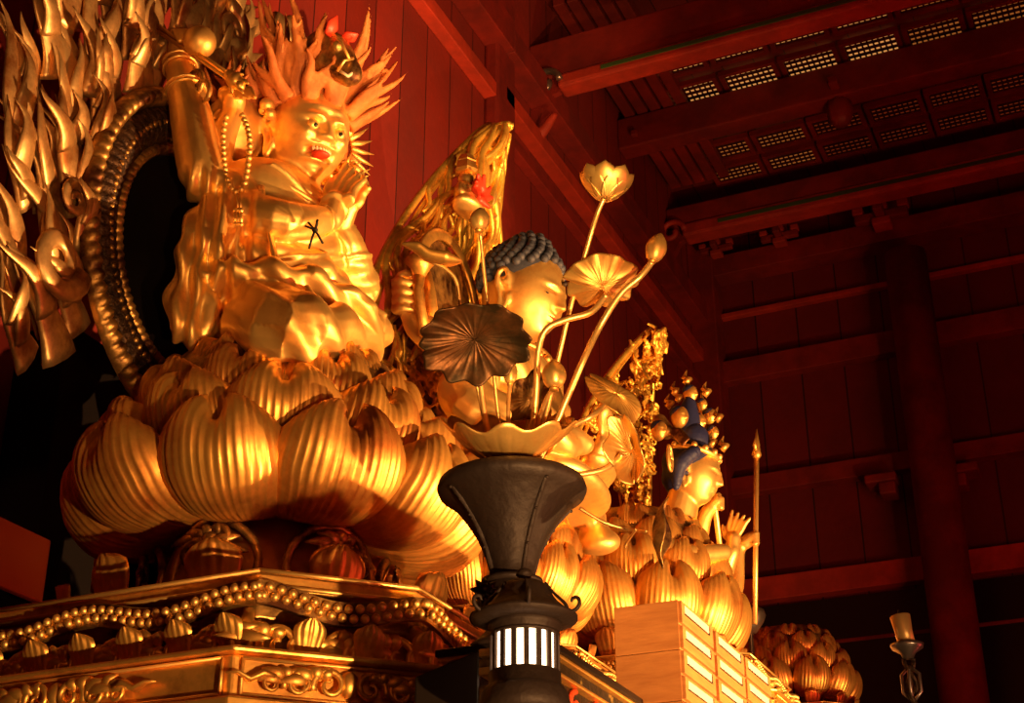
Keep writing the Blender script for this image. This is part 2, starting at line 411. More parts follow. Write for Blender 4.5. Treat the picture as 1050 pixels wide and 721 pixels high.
tie_beam(15.0, (800, 188), (800, 208), (800, 221), at_y(700, 243, 15.0).x, 'thick red ceiling beam with green stripe near the end wall', .2)
# intermediate beam with hanging bracket
Ym = at_z(760, 125, CZ-.5).y
t = empty('ceiling_beam', (0, Ym, CZ-.5), 'slim dark red ceiling beam carrying the hanging bracket', 'beam')
build(MB().span((WX, Ym-.12, CZ-.55), (9, Ym+.12, CZ-.15)), 'beam_body', M['beamred'], t, False, bevel=.02)

def bracket(px, py, y, s, label, drop=True):
    p = at_y(px, py, y); t = empty('bracket_cluster', p, label, 'bracket')
    B_ = lambda c, sz: MB().box(p+Vector(c)*s, [q*s for q in sz])
    build(B_((0, 0, .42), (.26, .26, .16)), 'block', M['beamlight'], t, False, bevel=.02*s)
    build(B_((0, 0, .22), (1.0, .16, .18)), 'arm', M['beamred'], t, False, bevel=.03*s)
    build(B_((0, 0, .22), (.18, .9, .18)), 'arm', M['beamred'], t, False, bevel=.03*s)
    for sx in (-.42, .42): build(B_((sx, 0, .38), (.2, .2, .14)), 'block', M['beamlight'], t, False, bevel=.02*s)
    build(B_((0, 0, .05), (.34, .34, .16)), 'block', M['beamlight'], t, False, bevel=.03*s)
    if drop:
        build(MB().lathe([(.12*s, -.55*s), (.20*s, -.45*s), (.24*s, -.25*s), (.22*s, -.05*s), (.16*s, .0)], p, 20, mod=lambda a, v: 1+.08*math.cos(8*a)), 'pendant', M['beamred'], t)
bracket(860, 104, Ym, .55, 'bracket cluster with a carved hanging pendant between ceiling lattices')
bracket(905, 232, EY-.45, .62, 'bracket cluster on the end wall under the far beam, right one', False)
bracket(800, 250, EY-.45, .45, 'bracket cluster on the end wall under the far beam, left one', False)
bracket(655, 150, Ym, .38, 'bracket cluster in the ceiling corner above the open lotus flower', False)
bracket(735, 262, EY-.5, .4, 'bracket cluster in the far corner of the hall', False)

# ceiling ribs beside the lattices
xa = at_z(640, 60, CZ).x
for i, x in enumerate(np.linspace(WX+.15, -3.95, 5)):
    o = build(MB().span((x-.06, 11.3, CZ-.14), (x+.06, 15.0, CZ)), 'ceiling_rib', M['beamred'], None, False, bevel=.01)
    tag(o, 'narrow dark red rib running along the ceiling edge beside the wall', 'rib', 'ribs along the ceiling edge')
for i, x in enumerate(np.arange(-4.4, -.6, .42)):
    o = build(MB().span((x-.05, 9.0, CZ-.12), (x+.05, 10.9, CZ)), 'ceiling_rib', M['beamred'], None, False, bevel=.01)
    tag(o, 'short dark red rib of the ceiling above the near beam', 'rib', 'ribs above the near beam')

# lattice panels: rows given by pixels on the ceiling plane
LZ = CZ-.06
def lattice(x0, x1, y0, y1, m, nx, ny, label, group):
    t = empty('ceiling_lattice', ((x0+x1)/2, (y0+y1)/2, LZ), label, 'lattice', group)
    build(MB().span((x0, y0, LZ+.02), (x1, y1, LZ+.03)), 'paper', m, t, False)
    mb = MB(); g = .5
    for i in range(nx+1):
        x = x0+(x1-x0)*i/nx; w = (x1-x0)/nx*.16; mb.span((x-w, y0, LZ+.004), (x+w, y1, LZ+.016))
    for j in range(ny+1):
        y = y0+(y1-y0)*j/ny; w = (y1-y0)/ny*.24; mb.span((x0, y-w, LZ+.002), (x1, y+w, LZ+.014))
    build(mb, 'grid', M['lattice'], t, False)
    fr = MB(); e = .05
    fr.span((x0-e, y0-e, LZ-.03), (x1+e, y0, LZ+.03)); fr.span((x0-e, y1, LZ-.03), (x1+e, y1+e, LZ+.03))
    fr.span((x0-e, y0, LZ-.03), (x0, y1, LZ+.03)); fr.span((x1, y0, LZ-.03), (x1+e, y1, LZ+.03))
    build(fr, 'frame', M['beamred'], t, False)
rows = [((683, 93), (697, 109), 'near thick'), ((672, 75), (677, 79), 'near thin'), ((718, 152), (727, 162), 'mid'), ((735, 173), (745, 184), 'far'), ((710, 134), (714, 138), 'mid thin')]
xL = at_z(683, 93, LZ).x; pitch = at_z(742, 78, LZ).x-xL
print('lattice', xL, pitch, [(at_z(*a, LZ).y, at_z(*b, LZ).y) for a, b, _ in rows])
for (a, b, nm) in rows:
    ya = at_z(*a, LZ).y; yb = at_z(*b, LZ).y; thin = 'thin' in nm
    if not thin: yb = max(yb, ya+.30)
    for i in range(8):
        x0 = xL+i*pitch; m = M['glow_a'] if (i < 4 and nm.startswith('near')) else M['glow_b'] if (i < 2 or (nm.startswith('near') and i < 6)) else M['glow_c']
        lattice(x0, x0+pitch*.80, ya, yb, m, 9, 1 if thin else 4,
                'square lattice panel with painted glow in the %s row of the coffered ceiling' % {'near thick': 'nearest wide', 'near thin': 'nearest narrow', 'mid': 'middle wide', 'far': 'farthest wide', 'mid thin': 'middle narrow'}[nm],
                'ceiling lattices, %s row' % nm)

# ================================================================== altar platform and pedestals
struct(MB().span((WX+.1, 1.6, 0), (-1.86, 14.5, 2.0)), 'trim_30', M['black'], bevel=.02)
def csq(c, a, ch):   # square with cut corners
    x, y = c
    return [(x+a, y-(a-ch)), (x+a, y+(a-ch)), (x+a-ch, y+a), (x-(a-ch), y+a), (x-a, y+a-ch), (x-a, y-(a-ch)), (x-(a-ch), y-a), (x+a-ch, y-a)]
def scroll_pts(cx, cy, r0, turns, sgn=1, a0=0, n=26):
    out = []
    for i in range(n):
        t = i/(n-1); a = a0+sgn*turns*2*PI*t; r = r0*(1-.82*t); out.append((cx+r*math.cos(a), cy+r*math.sin(a)))
    return out
def carve(mb, O, U, V, N, s, flip=1, seed=0):
    """one acanthus scroll in the plane (U, V), relief along N, size s"""
    rr = random.Random(seed)
    T = lambda x, y, h=0: O+U*(x*flip*s)+V*(y*s)+N*(h*s)
    def strand(p2, r0, r1, h=.06):
        pts = [T(x, y, h+.05*math.sin(3*i/len(p2))) for i, (x, y) in enumerate(p2)]
        n = len(pts); mb.tube(pts, [(r0*(1-i/(n-1))+r1*i/(n-1))*s for i in range(n)], 8)
    strand(scroll_pts(.0, .0, .30, 1.35, 1, -.4), .075, .03)
    strand(scroll_pts(.52, -.05, .22, 1.25, -1, 2.6), .06, .025)
    for k in range(4):   # leaves
        a = 1.9-.55*k+rr.uniform(-.1, .1); b = (.10+.05*k, .12)
        L_ = .55+rr.uniform(-.08, .08)
        p2 = [(b[0]+math.cos(a)*L_*t+.16*t*t, b[1]*.3+math.sin(a)*L_*t*.75-.12*t*t) for t in np.linspace(.1, 1, 8)]
        pts = [T(x, y, .10*math.sin(PI*i/7)+.03) for i, (x, y) in enumerate(p2)]
        mb.tube(pts, [s*q for q in (.03, .08, .105, .11, .10, .08, .05, .015)], 8, flat=.45, up=N)
def shell_petal(mb, O, U, V, N, s):
    def fn(i, j):
        u = i*2-1; v = j; w = .5*(.45+.6*v)*(1 if v < .6 else math.sqrt(max(0, 1-((v-.6)/.42)**2)))
        h = .35*v+.22*(1-u*u)*v+.03*math.cos(5*PI*u)*v-.25*max(0, v-.75)
        return O+U*(u*w*s)+V*((v*.95)*s)+N*(h*s)
    mb.grid(fn, 19, 12)
V3 = Vector((0, 0, 1))
def face_frames(c, a, ch, z):
    """outward faces: list of (corner0, U, N, length)"""
    P = csq(c, a, ch); out = []
    for i in range(8):
        p = Vector((*P[i], z)); q = Vector((*P[(i+1) % 8], z)); U = (q-p); L = U.length; U.normalize(); N = Vector((U.y, -U.x, 0)); out.append((p, U, N, L))
    return out

def pedestal(name, c, z_top, s, label, n_beads, ztable):
    """tiered cut-corner base under a lotus; z_top = top of upper tier"""
    t = empty(name, (c[0], c[1], ztable), label, 'pedestal')
    def tier(nm, a, ch, za, zb, m=M['gold_dark'], bev=.008):
        return build(MB().poly_prism(csq(c, a*s, ch*s), za, zb), nm, m, t, False, bevel=bev)
    zt = z_top
    def step(h): return h*s
    z = zt
    o = tier('upper_tier', .90, .35, z-step(.05), z, M['gold']); tier('upper_tier', .86, .34, z-step(.13), z-step(.05), M['gold_dark'])
    # thin raised edge lines
    for (dz, aa) in ((.0, .915), (.045, .915)):
        mb = MB(); P = csq(c, aa*s, .355*s)
        for i in range(8): mb.tube([(*P[i], z-dz*s), (*P[(i+1) % 8], z-dz*s)], .008*s, 6)
        build(mb, 'edge_moulding', M['gold_bright'], t)
    # wavy beaded rope
    fr = face_frames(c, .945*s, .37*s, z-step(.085))
    order = [6, 5, 0, 4, 7, 1, 2, 3] if False else [5, 6, 7, 0, 1, 2, 3, 4]
    beads = []; strip = MB(); amp = .022*s; pit = .034*s
    for fi in (6, 5, 7, 0, 1):
        p, U, N, L = fr[fi]; n = int(L/pit)
        top = []; bot = []
        for i in range(n+1):
            u = L*i/n; w = amp*math.cos(2*PI*(u/L)*(2 if L > 1.0*s else 1)+(.6 if fi == 6 else 0))
            for row in (0, 1):
                beads.append((p+U*(u+(pit/2 if row else 0))+V3*(w-row*pit*.86)+N*.016*s, .0145*s))
            top.append(p+U*u+V3*(w+.022*s)); bot.append(p+U*u+V3*(w-.052*s))
        vs = top+bot; m_ = len(top)
        strip.add(vs, [(i, i+1, m_+i+1, m_+i) for i in range(m_-1)])
    build(strip, 'bead_backing', M['gold_dark'], t, False, solid=.02*s)
    if n_beads:
        beads.sort(key=lambda b: (b[0]-C0).length)
        me = None
        for q, r in beads[:n_beads]:
            if me is None:
                o = build(MB().ball(q, r, 12, 8), 'bead', M['gold_bright'], t, origin=None); me = o.data
                me.transform(Matrix.Translation(-(q-wloc(t)))); o.location = q-wloc(t)
            else:
                o = bpy.data.objects.new('bead', me); COL.objects.link(o); o.parent = t; o.location = q-wloc(t)
        rest = beads[n_beads:]
    else: rest = beads
    mb = MB()
    for q, r in rest: mb.ball(q, r, 8, 6)
    o = build(mb, 'bead_rope', M['gold_bright'], t)
    if n_beads: o['kind'] = 'stuff'
    # frieze zone (recess) with acanthus relief
    za, zb = z-step(.13), z-step(.285)
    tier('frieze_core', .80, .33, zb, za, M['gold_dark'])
    fr = face_frames(c, .92*s, .39*s, zb+.06*s)
    for fi in (6, 5, 7, 0):
        p, U, N, L = fr[fi]; n = max(3, int(round(L/(.19*s))))
        mb = MB()
        for i in range(n):
            O = p+U*(L*(i+.5)/n)+N*.035*s
            carve(mb, O-V3*.01*s, U, V3, N, .21*s, 1 if i % 2 else -1, i+10*fi); carve(mb, O+U*.06*s-V3*.02*s+N*.01, U, V3, N, .16*s, -1 if i % 2 else 1, i+31*fi)
            shell_petal(mb, O+U*(L/n*.45)-V3*.05*s+N*.02*s, U, V3, N, .12*s)
        o = build(mb, 'acanthus_frieze', M['gold_dark'] if fi == 5 else M['gold'], t)  # leftmost face takes the darker gold, its shade put into the colour
    # valance curls at the corners
    for (p, U, N, L) in fr:
        mb = MB(); mb.tube([p+N*.0+U*.0+V3*(q*s*.14-.02*s)+(-U+N)*0+(p-Vector((*c, p.z))).normalized()*(s*.05*math.sin(q*5)) for q in np.linspace(0, 1, 10)], [s*.03*(1-.4*q) for q in np.linspace(0, 1, 10)], 10)
        build(mb, 'corner_scroll', M['gold'], t)
    # lower box tier
    z1 = zb
    tier('lower_tier', 1.11, .49, z1-.018*s, z1, M['gold']); tier('lower_tier', 1.08, .48, z1-.15*s, z1-.018*s, M['gold']); 
    tier('base_moulding', 1.13, .50, z1-.19*s, z1-.15*s, M['gold']); tier('base_tier', 1.05, .5, z1-.36*s, z1-.19*s, M['gold_dark']); tier('base_tier', 1.17, .55, ztable, z1-.36*s, M['gold_dark'])
    fr = face_frames(c, 1.085*s, .482*s, z1-.135*s)
    for fi in (6, 5, 7, 0):
        p, U, N, L = fr[fi]; mb = MB(); e = .03*s; hh = .105*s
        a_ = p+U*e+N*.004; b_ = p+U*(L-e)+N*.004
        for dz in (0, hh): mb.tube([a_+V3*dz, b_+V3*dz], .006*s, 6)
        mb.tube([a_, a_+V3*hh], .006*s, 6); mb.tube([b_, b_+V3*hh], .006*s, 6)
        build(mb, 'panel_frame', M['gold_bright'], t)
        mb = MB(); mid = p+U*(L/2)+V3*hh*.5+N*.008
        for sg in (-1, 1):
            carve(mb, mid+U*sg*.06*s-V3*.01, U, V3, N, .17*s, sg, fi)
            carve(mb, mid+U*sg*.15*s-V3*.012*s, U, V3, N, .145*s, sg, fi+3)
            # thin leaf trailing out
            mb.tube([mid+U*sg*(.22+.035*q)*s+V3*(.012*math.sin(q*2.3))*s+N*.01*s for q in range(5)], [s*q for q in (.022, .026, .02, .013, .004)], 6, flat=.5)
        mb.ball(mid, (.03*s, .03*s, .04*s))
        build(mb, 'carved_panel', M['gold'] if fi != 5 else M['gold_dark'], t)  # same shade painted into the leftmost panel
    return t

def lotus(name, c, zb, s, sz, label, az, rings, ribs=17, z_seat=None, neck=None, zcut=None):
    """rings: list of (r_scale, z_scale, n, profile key)"""
    t = empty(name, (c[0], c[1], zb), label, 'lotus seat')
    Z = lambda r, z: (r*s, (z-1.86)*sz)
    PA = [(.33, 1.93), (.52, 1.87), (.69, 1.89), (.80, 2.00), (.83, 2.12), (.80, 2.22), (.74, 2.26)]
    PBq = [(.36, 2.0), (.56, 2.06), (.68, 2.20), (.71, 2.32), (.68, 2.40), (.62, 2.43)]
    PC = [(.36, 2.2), (.50, 2.24), (.60, 2.36), (.61, 2.46), (.58, 2.53), (.52, 2.55)]
    PD = [(.30, 2.35), (.43, 2.40), (.51, 2.50), (.51, 2.58), (.48, 2.63), (.42, 2.64)]
    for key, n, off, W in rings:
        P = {'A': PA, 'B': PBq, 'C': PC, 'D': PD}[key]
        me = petal_mesh('petal', [Z(*q) for q in P], W*s, ribs=ribs, tip_in=.10*s, notch=.17, amp=.0135*s, material=M['gold_petal'])
        ring_of_petals(t, me, n, az+off*2*PI/n)
    build(MB().lathe([Z(.30, 1.90), Z(.50, 2.0), Z(.58, 2.3), Z(.50, 2.55), Z(.45, 2.62), Z(.02, 2.63)], (c[0], c[1], zb), 32), 'seed_core', M['gold_dark'], t)
    if neck:
        zn = neck-zb
        build(MB().lathe([(.50*s, zn+.001), (.47*s, zn*.8), (.43*s, zn*.5), (.40*s, zn*.15), (.36*s, .06*sz)], (c[0], c[1], zb), 48, mod=lambda a, v: 1+.035*math.cos(6*(a-az))**3), 'neck', M['pewter_gold'], t)
        mb = MB(); 
        for k in range(11):
            a = az+2*PI*k/11+.30; N = Vector((math.cos(a), math.sin(a), 0)); U = Vector((-math.sin(a), math.cos(a), 0))
            sp = MB(); shell_petal(sp, Vector((c[0], c[1], neck))+N*.68*s, U, V3, N*.7, .23*s); build(sp, 'shell_petal', M['gold_petal'], t, solid=.008*s)
        for k in range(6):
            a = az+2*PI*k/6+.52; N = Vector((math.cos(a), math.sin(a), 0)); U = Vector((-math.sin(a), math.cos(a), 0)); cm = MB()
            O = Vector((c[0], c[1], neck+.27*s))+N*.45*s
            carve(cm, O-U*.04*s, U, V3, N, .22*s, 1, k); carve(cm, O+U*.05*s+V3*.05*s, U, V3, N, .20*s, -1, k+7)
            ar = [O+U*(.17*math.cos(b))*s+V3*(.17*math.sin(b)-.03)*s-N*(.02*math.sin(b)+.06*abs(math.cos(b))**2)*s for b in np.linspace(-.3, PI+.3, 18)]
            cm.tube(ar, .016*s, 8)
            build(cm, 'cloud_scroll', M['gold_dark'], t)
    return t
M['pewter_gold'] = mat('worn_gold', (.55, .26, .08), .7, .38, .1, 10, dark=(.30, .10, .035), dscale=4)
VA = math.atan2(-4.66, 3.07)
S1 = (-3.07, 4.66); Zr = lambda z: z+1.6
pedestal('lotus_pedestal', S1, Zr(1.494), 1.0, 'tiered gold base with beaded rope under the nearest lotus seat', 100, 2.0)
lotus('lotus_throne', S1, Zr(1.86), 1.0, 1.0, 'largest gold lotus seat with ribbed petals under the flame haired statue', VA,
      [('A', 10, .5, .285), ('B', 10, 0, .26), ('C', 10, .5, .22), ('D', 10, 0, .18)], neck=Zr(1.49))
S2 = (-3.20, 6.80)
pedestal('lotus_pedestal', S2, Zr(1.95), .72, 'gold base mostly hidden behind the dark bronze vase', 0, 2.0)
lotus('lotus_throne', S2, Zr(2.22), .74, .86, 'gold lotus seat behind the vase under the blue haired statue', math.atan2(-S2[1], -S2[0]),
      [('A', 12, .5, .235), ('B', 12, 0, .215), ('C', 12, .5, .185), ('D', 10, 0, .17)], neck=Zr(1.95))
S3 = (-3.01, 8.88)
pedestal('lotus_pedestal', S3, Zr(2.40), .8, 'gold base behind the wooden drawers under the third lotus seat', 0, 2.0)
L3 = (-3.10, 8.86)
lotus('lotus_throne', L3, Zr(2.56), .87, 1.15, 'brightly lit upright gold lotus seat above the wooden drawers', math.atan2(-S3[1], -S3[0]),
      [('A', 9, .5, .31), ('B', 9, 0, .285), ('C', 9, .5, .25), ('D', 9, 0, .20)], neck=Zr(2.40))
S4 = at_d(812, 684, 11.6)
pedestal('lotus_pedestal', (S4.x, S4.y), S4.z-.42, .6, 'gold base under the small lotus seat at the right', 0, 2.0)
lotus('lotus_throne', (S4.x, S4.y), S4.z-.32, .62, .75, 'smallest gold lotus seat, partly cut off at the lower right beyond the drawers', math.atan2(-S4.y, -S4.x),
      [('A', 9, .5, .31), ('B', 9, 0, .285), ('C', 9, .5, .25), ('D', 9, 0, .20)], neck=S4.z-.42, ribs=13)
print('S4', S4)
# ================================================================== flame halo of the first statue
def flame_tongue(P, X, Y, N, L, w, seed, bend=.20):
    """flat forked tongue: base P, grows along Y, side X, relief along N"""
    rr = random.Random(seed); mb = MB()
    def strand(o, L, w, ph, lean, bd):
        n = 16; pts = []; rd = []
        for i in range(n):
            t = i/(n-1)
            x = bd*L*math.sin(ph+t*4.2)*(.35+.65*t)-bd*L*math.sin(ph)*.35+lean*L*t
            pts.append(o+X*x+Y*(L*t)+N*(.03*math.sin(3*t)+.05*t)); rd.append(max(.003, w*(1-t**1.15)*(1+.15*math.sin(6*t+ph))))
        mb.tube(pts, rd, 8, flat=.32, up=N); return pts
    a = strand(P, L, w, rr.uniform(0, 6), rr.uniform(-.1, .1), bend*rr.uniform(.7, 1.1))
    for sg in (-1, 1):
        if rr.random() < .8:
            q = a[rr.randint(2, 6)]; strand(q+N*.01, L*rr.uniform(.42, .68), w*.65, rr.uniform(0, 6), sg*rr.uniform(.15, .4), bend*.8)
    return mb
hx, hy = -3.52, 4.50
hc = at_x(188, 272, hx); HC = Vector((hx, hc.y, hc.z))     # centre of body halo
t = empty('flame_halo', (hx, HC.y, 2.0+1.1), 'large openwork flame halo with a dark oval disc behind the flame haired statue', 'halo')
Yv, Xv = Vector((0, 1, 0)), Vector((1, 0, 0))
def oval(a, ry, rz, dx=0): return HC+Vector((dx, ry*math.cos(a), rz*math.sin(a)))
RY, RZ, RF = .66, .74, .86
mb = MB(); n = 64
mb.add([oval(2*PI*i/n, RY*.72, RZ*.80) for i in range(n)]+[oval(2*PI*i/n, RY*.72, RZ*.80, -.04) for i in range(n)],
       [tuple(range(n)), tuple(range(n, 2*n))[::-1]]+[(i, (i+1) % n, (i+1) % n+n, i+n) for i in range(n)])
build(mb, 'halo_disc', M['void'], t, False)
def oval_ring(r0, r1, x0, x1, nm, m, prof=7, rip=0):
    mb = MB()
    def fn(i, j):
        a = 2*PI*i; k = r0+(r1-r0)*j
        return oval(a, RY*k, RZ*(k*.8+.2*k), x0+(x1-x0)*math.sin(PI*j)+rip*math.sin(a*90)*math.sin(PI*j))
    mb.grid(fn, 360, prof, close=True); return build(mb, nm, m, t, solid=.02)
oval_ring(.70, .96, 0, .05, 'halo_ring', M['bronze_ring'], 9, .006)
oval_ring(.94, 1.04, .02, .07, 'halo_rim', M['gold_dark'], 7, .01)
oval_ring(.66, .72, .0, .03, 'halo_rim', M['gold_dark'], 5, .006)
mb = MB()   # beaded line
for i in range(110):
    a = 2*PI*i/110; mb.ball(oval(a, RY*.83, RZ*.83, .055), .014, 6, 4)
build(mb, 'bead_line', M['gold_dark'], t)
# post behind the disc that carries the halo
build(MB().span((hx-.06, HC.y-.12, 3.1), (hx-.02, HC.y+.12, HC.z)), 'support_post', M['void'], t, False)
# flame tongues in layers (boat-shaped outline)
cnt = 0
Lp = []
for layer, (k, L, w, nn) in enumerate([(1.10, .38, .085, 26), (1.24, .46, .095, 32), (1.54, .50, .090, 30)]):
    for i in range(nn):
        a = -.50+(PI+1.0)*(i+.5*(layer % 2))/(nn-1)
        ry = RY*k*(.96 if layer < 2 else .95); rz = RF*(1+(k-1)*1.25)/RZ*RZ
        p = oval(a, ry, rz, -.05-.02*layer+.04*((i % 3)-1))
        out = Vector((0, math.cos(a)*.8, math.sin(a)+.75)).normalized()
        if math.sin(a) < -.2: out = Vector((0, math.cos(a)*1.0, .75)).normalized()
        side = Vector((0, out.z, -out.y)); 
        p = p-out*.12
        mb = flame_tongue(p, side, out, Xv, L*(1+.25*math.sin(i*2.1)), w, i+layer*100)
        build(mb, 'flame', M['gold_flame'], t); cnt += 1
# swirl bosses low on the near side and background web
for i, (px, py, s) in enumerate([(62, 266, .13), (78, 205, .07), (240, 30, .12), (300, 35, .13)]):
    O = at_x(px, py, hx+.05); mb = MB(); sp = scroll_pts(0, 0, s, 1.4, 1 if i % 2 else -1, i)
    mb.tube([O+Yv*x+V3*z for x, z in sp], [s*.36*(1-.5*q/25) for q in range(26)], 10, flat=.5, up=Xv)
    build(mb, 'flame_swirl', M['gold_flame'], t)

# ================================================================== openwork boat halos of statues two and three
def boat_halo(yc, xb, zb, H, hw, lean, label, style, m, seed):
    rr = random.Random(seed)
    t = empty('openwork_halo', (xb, yc, zb), label, 'halo')
    def W(v): return hw*(1-max(0, v)**2.3)**.8*(.80+.20*math.sin(PI*min(1, v*1.1)))
    def S(u, v, d=0):   # u -1..1 across, v 0..1 up
        x = xb+lean*v**2.2-.10*u*u*hw+d
        return Vector((x, yc+u*W(v), zb+H*v))
    # rim
    for e in (1.0, .90):
        mb = MB(); pts = [S(-e, v) for v in np.linspace(0, .995, 50)]+[S(e, v) for v in np.linspace(.995, 0, 50)]
        mb.tube(pts, .022 if e == 1.0 else .014, 8); build(mb, 'rim', m, t)
    strands = 0
    if style == 'flame':
        lines = []
        for i in range(27):   # flowing strands near the rim
            u0 = -.97+1.94*(i+.5)/27
            for seg in range(3):
                v0 = seg*.33+rr.uniform(0, .06) if abs(u0) > .5 else .52+seg*.17+rr.uniform(0, .05)
                v1 = v0+(.36 if abs(u0) > .5 else .24); pts = []; ph = rr.uniform(0, 6); f = rr.uniform(8, 12)
                if v0 > .93: continue
                d = rr.uniform(-.02, .05)
                for q in range(24):
                    tt = q/23; v = min(.985, v0+(v1-v0)*tt)
                    u = u0+.055*math.sin(ph+tt*f)/max(.25, W(v)/hw)*(1 if v < .8 else .6)
                    u = max(-.99, min(.99, u)); pts.append(S(u, v, d+.02*math.sin(ph+tt*8)))
                mb_ = MB(); mb_.tube(pts, [.023*math.sin(PI*(.08+.88*q/23))**.5 for q in range(24)], 8); build(mb_, 'flame_strand', m, t)
        pm = MB(); pm.grid(lambda i, j: S((i*2-1)*.62, .60*j, -.09), 24, 24); build(pm, 'back_panel', M['gold_dark'], t, solid=.01)
    mb = MB()
    for i in range(210 if style == 'flame' else 330):
        if style == 'flame': u = rr.uniform(-.72, .72); v = rr.uniform(.0, .62); s = rr.uniform(.045, .085)
        else:
            v = rr.uniform(0, .97); u = rr.uniform(-.93, .93); s = rr.uniform(.035, .055)
        c0 = S(u, v, rr.uniform(-.03, .03)); a0 = rr.uniform(0, 6); sg = rr.choice((-1, 1)); pts = []
        tail = rr.uniform(.5, 1.4)
        for x, z in scroll_pts(0, 0, s, .95, sg, a0, 12): pts.append(c0+Yv*x*1.3+V3*z+Xv*.03*rr.random())
        e = c0+Yv*s*1.3*math.cos(a0-sg*tail)*2.0+V3*s*math.sin(a0-sg*tail)*2.0
        pts = [e]+pts
        mb.tube(pts, [.010]+[(.016 if style == 'flame' else .014)*(1-.45*k/12) for k in range(12)], 6)
    sculpt(mb, 'openwork_scrolls', m, t, .008, 0)
    return t, S
h2, Sh2 = boat_halo(7.05, -3.62, 1.6+2.75, 2.72, .92, .42, 'boat shaped gold openwork halo behind the blue haired statue', 'flame', M['gold_rich'], 3)
h3, Sh3 = boat_halo(9.18, -3.34, 1.6+3.0, 2.02, .82, .42, 'smaller curled gold openwork halo behind the third statue', 'curl', M['gold_rich'], 9)
# oval body halo ring on the middle halo, small gilt figure with a red scarf
def at_halo(px, py, dx=0): return at_x(px, py, -3.45+dx)
c = at_halo(460, 312, .12)
mb = MB(); mb.grid(lambda i, j: c+Vector((.012*math.sin(PI*j), (.33+.07*j)*math.cos(2*PI*i), (.37+.06*j)*math.sin(2*PI*i))), 96, 7, close=True)
build(mb, 'body_halo_ring', M['gold'], h2, solid=.02)
mb = MB(); nn = 48
mb.add([c+Vector((-.03, (.34)*math.cos(2*PI*i/nn), .37*math.sin(2*PI*i/nn))) for i in range(nn)], [tuple(range(nn))])
build(mb, 'body_halo_disc', M['gold_dark'], h2, False, solid=.02)
c = at_halo(478, 184, .16)
t = empty('small_gilt_figure', at_halo(474, 215, .14), 'small gilt seated figure with a tiered crown on the middle halo', 'figurine')
fk = .66; fv = lambda x, y, z: c+Vector((x, y, z))*fk
mb = MB(); mb.ball(c, (.075*fk, .07*fk, .09*fk)); mb.ball(fv(0, 0, -.17), (.10*fk, .14*fk, .12*fk)); mb.ball(fv(.03, 0, -.30), (.13*fk, .2*fk, .07*fk))
for sg in (-1, 1): mb.limb([fv(0, sg*.11, -.12), fv(.03, sg*.16, -.22), fv(.12, sg*.03, -.22)], [.035*fk, .03*fk, .025*fk])
sculpt(mb, 'figure_body', M['gold_bright'], t, .010, 1)
build(MB().lathe([(r*fk*1.3, z*fk) for r, z in [(.075, .05), (.085, .08), (.07, .16), (.075, .17), (.045, .24), (.01, .26)]], c, 6), 'crown', M['gold'], t, False)
c2 = c+Vector((.10, -.03, -.13)); mb = MB()
for k in range(7):
    a = k*2.4; mb.limb([c2+Vector((0, .05*math.cos(a), .05*math.sin(a))), c2+Vector((.03, .10*math.cos(a+.7), .10*math.sin(a+.7)))], [.028, .012], 8, 3)
sculpt(mb, 'red_ornament', M['red'], t, .008, 1)
for (px, py, s) in [(503, 200, .10)]:
    c = at_halo(px, py, .12); mb = MB()
    mb.tube([c+Vector((0, s*math.cos(a), 1.5*s*math.sin(a))) for a in np.linspace(0, 2*PI, 30)], .018, 6); mb.ball(c, (.04, .06, .08))
    build(mb, 'ring_ornament', M['gold_bright'], h2)

# ================================================================== statue one
Y1 = 4.66
def B(px, py, ly=0.0): return at_y(px, py, Y1+ly)
root = empty('temple_statue', (S1[0], S1[1], Zr(2.62)), 'gold many armed seated statue with orange flame hair, open red mouth and joined hands', 'statue')
mb = MB()
hcen = B(316, 141, -.01)
loc1 = add_head(mb, hcen, .232, yaw=R(-30), pitch=R(20), roll=R(0), style='wrath')
# third face looking to the near side
hc2 = B(243, 132, -.16); loc1b = add_head(mb, hc2, .165, yaw=R(-95), pitch=R(8), style='wrath', ears=False, nu=90, nv=70)
ch = B(282, 228, 0); mb.limb([B(303, 178, 0), B(292, 205, 0)], [.115, .14]); 
mb.ball(ch, (.24, .36, .24)); mb.ball(B(266, 242, -.08), (.25, .27, .25)); mb.ball(B(290, 262, 0), (.25, .34, .20)); mb.ball(B(285, 300, 0), (.30, .37, .16))
mb.ball(B(238, 205, -.30), .13); mb.ball(B(325, 240, .30), .12)
# raised arm with the ball
mb.limb([B(240, 205, -.28), B(214, 188, -.40), B(205, 168, -.44), B(196, 120, -.45), B(184, 66, -.44)], [.10, .098, .095, .088, .058], 18)
# second raised arm
mb.limb([B(245, 215, -.26), B(222, 205, -.33), B(217, 180, -.34), B(226, 145, -.32), B(238, 118, -.30)], [.09, .085, .075, .062, .045], 16)
# joined arms
mb.limb([B(252, 218, -.30), B(292, 226, -.30), B(336, 226, -.06)], [.10, .080, .055], 16)
mb.limb([B(330, 250, .30), B(366, 297, .34), B(352, 250, .12), B(345, 229, .05)], [.10, .100, .085, .055], 18)
# legs and lap
mb.limb([B(262, 322, -.25), B(300, 338, -.48), B(350, 342, -.1)], [.15, .14, .10]); mb.limb([B(300, 322, .2), B(370, 340, .45), B(350, 344, .0)], [.15, .13, .10])
mb.ball(B(290, 332, 0), (.40, .50, .12))
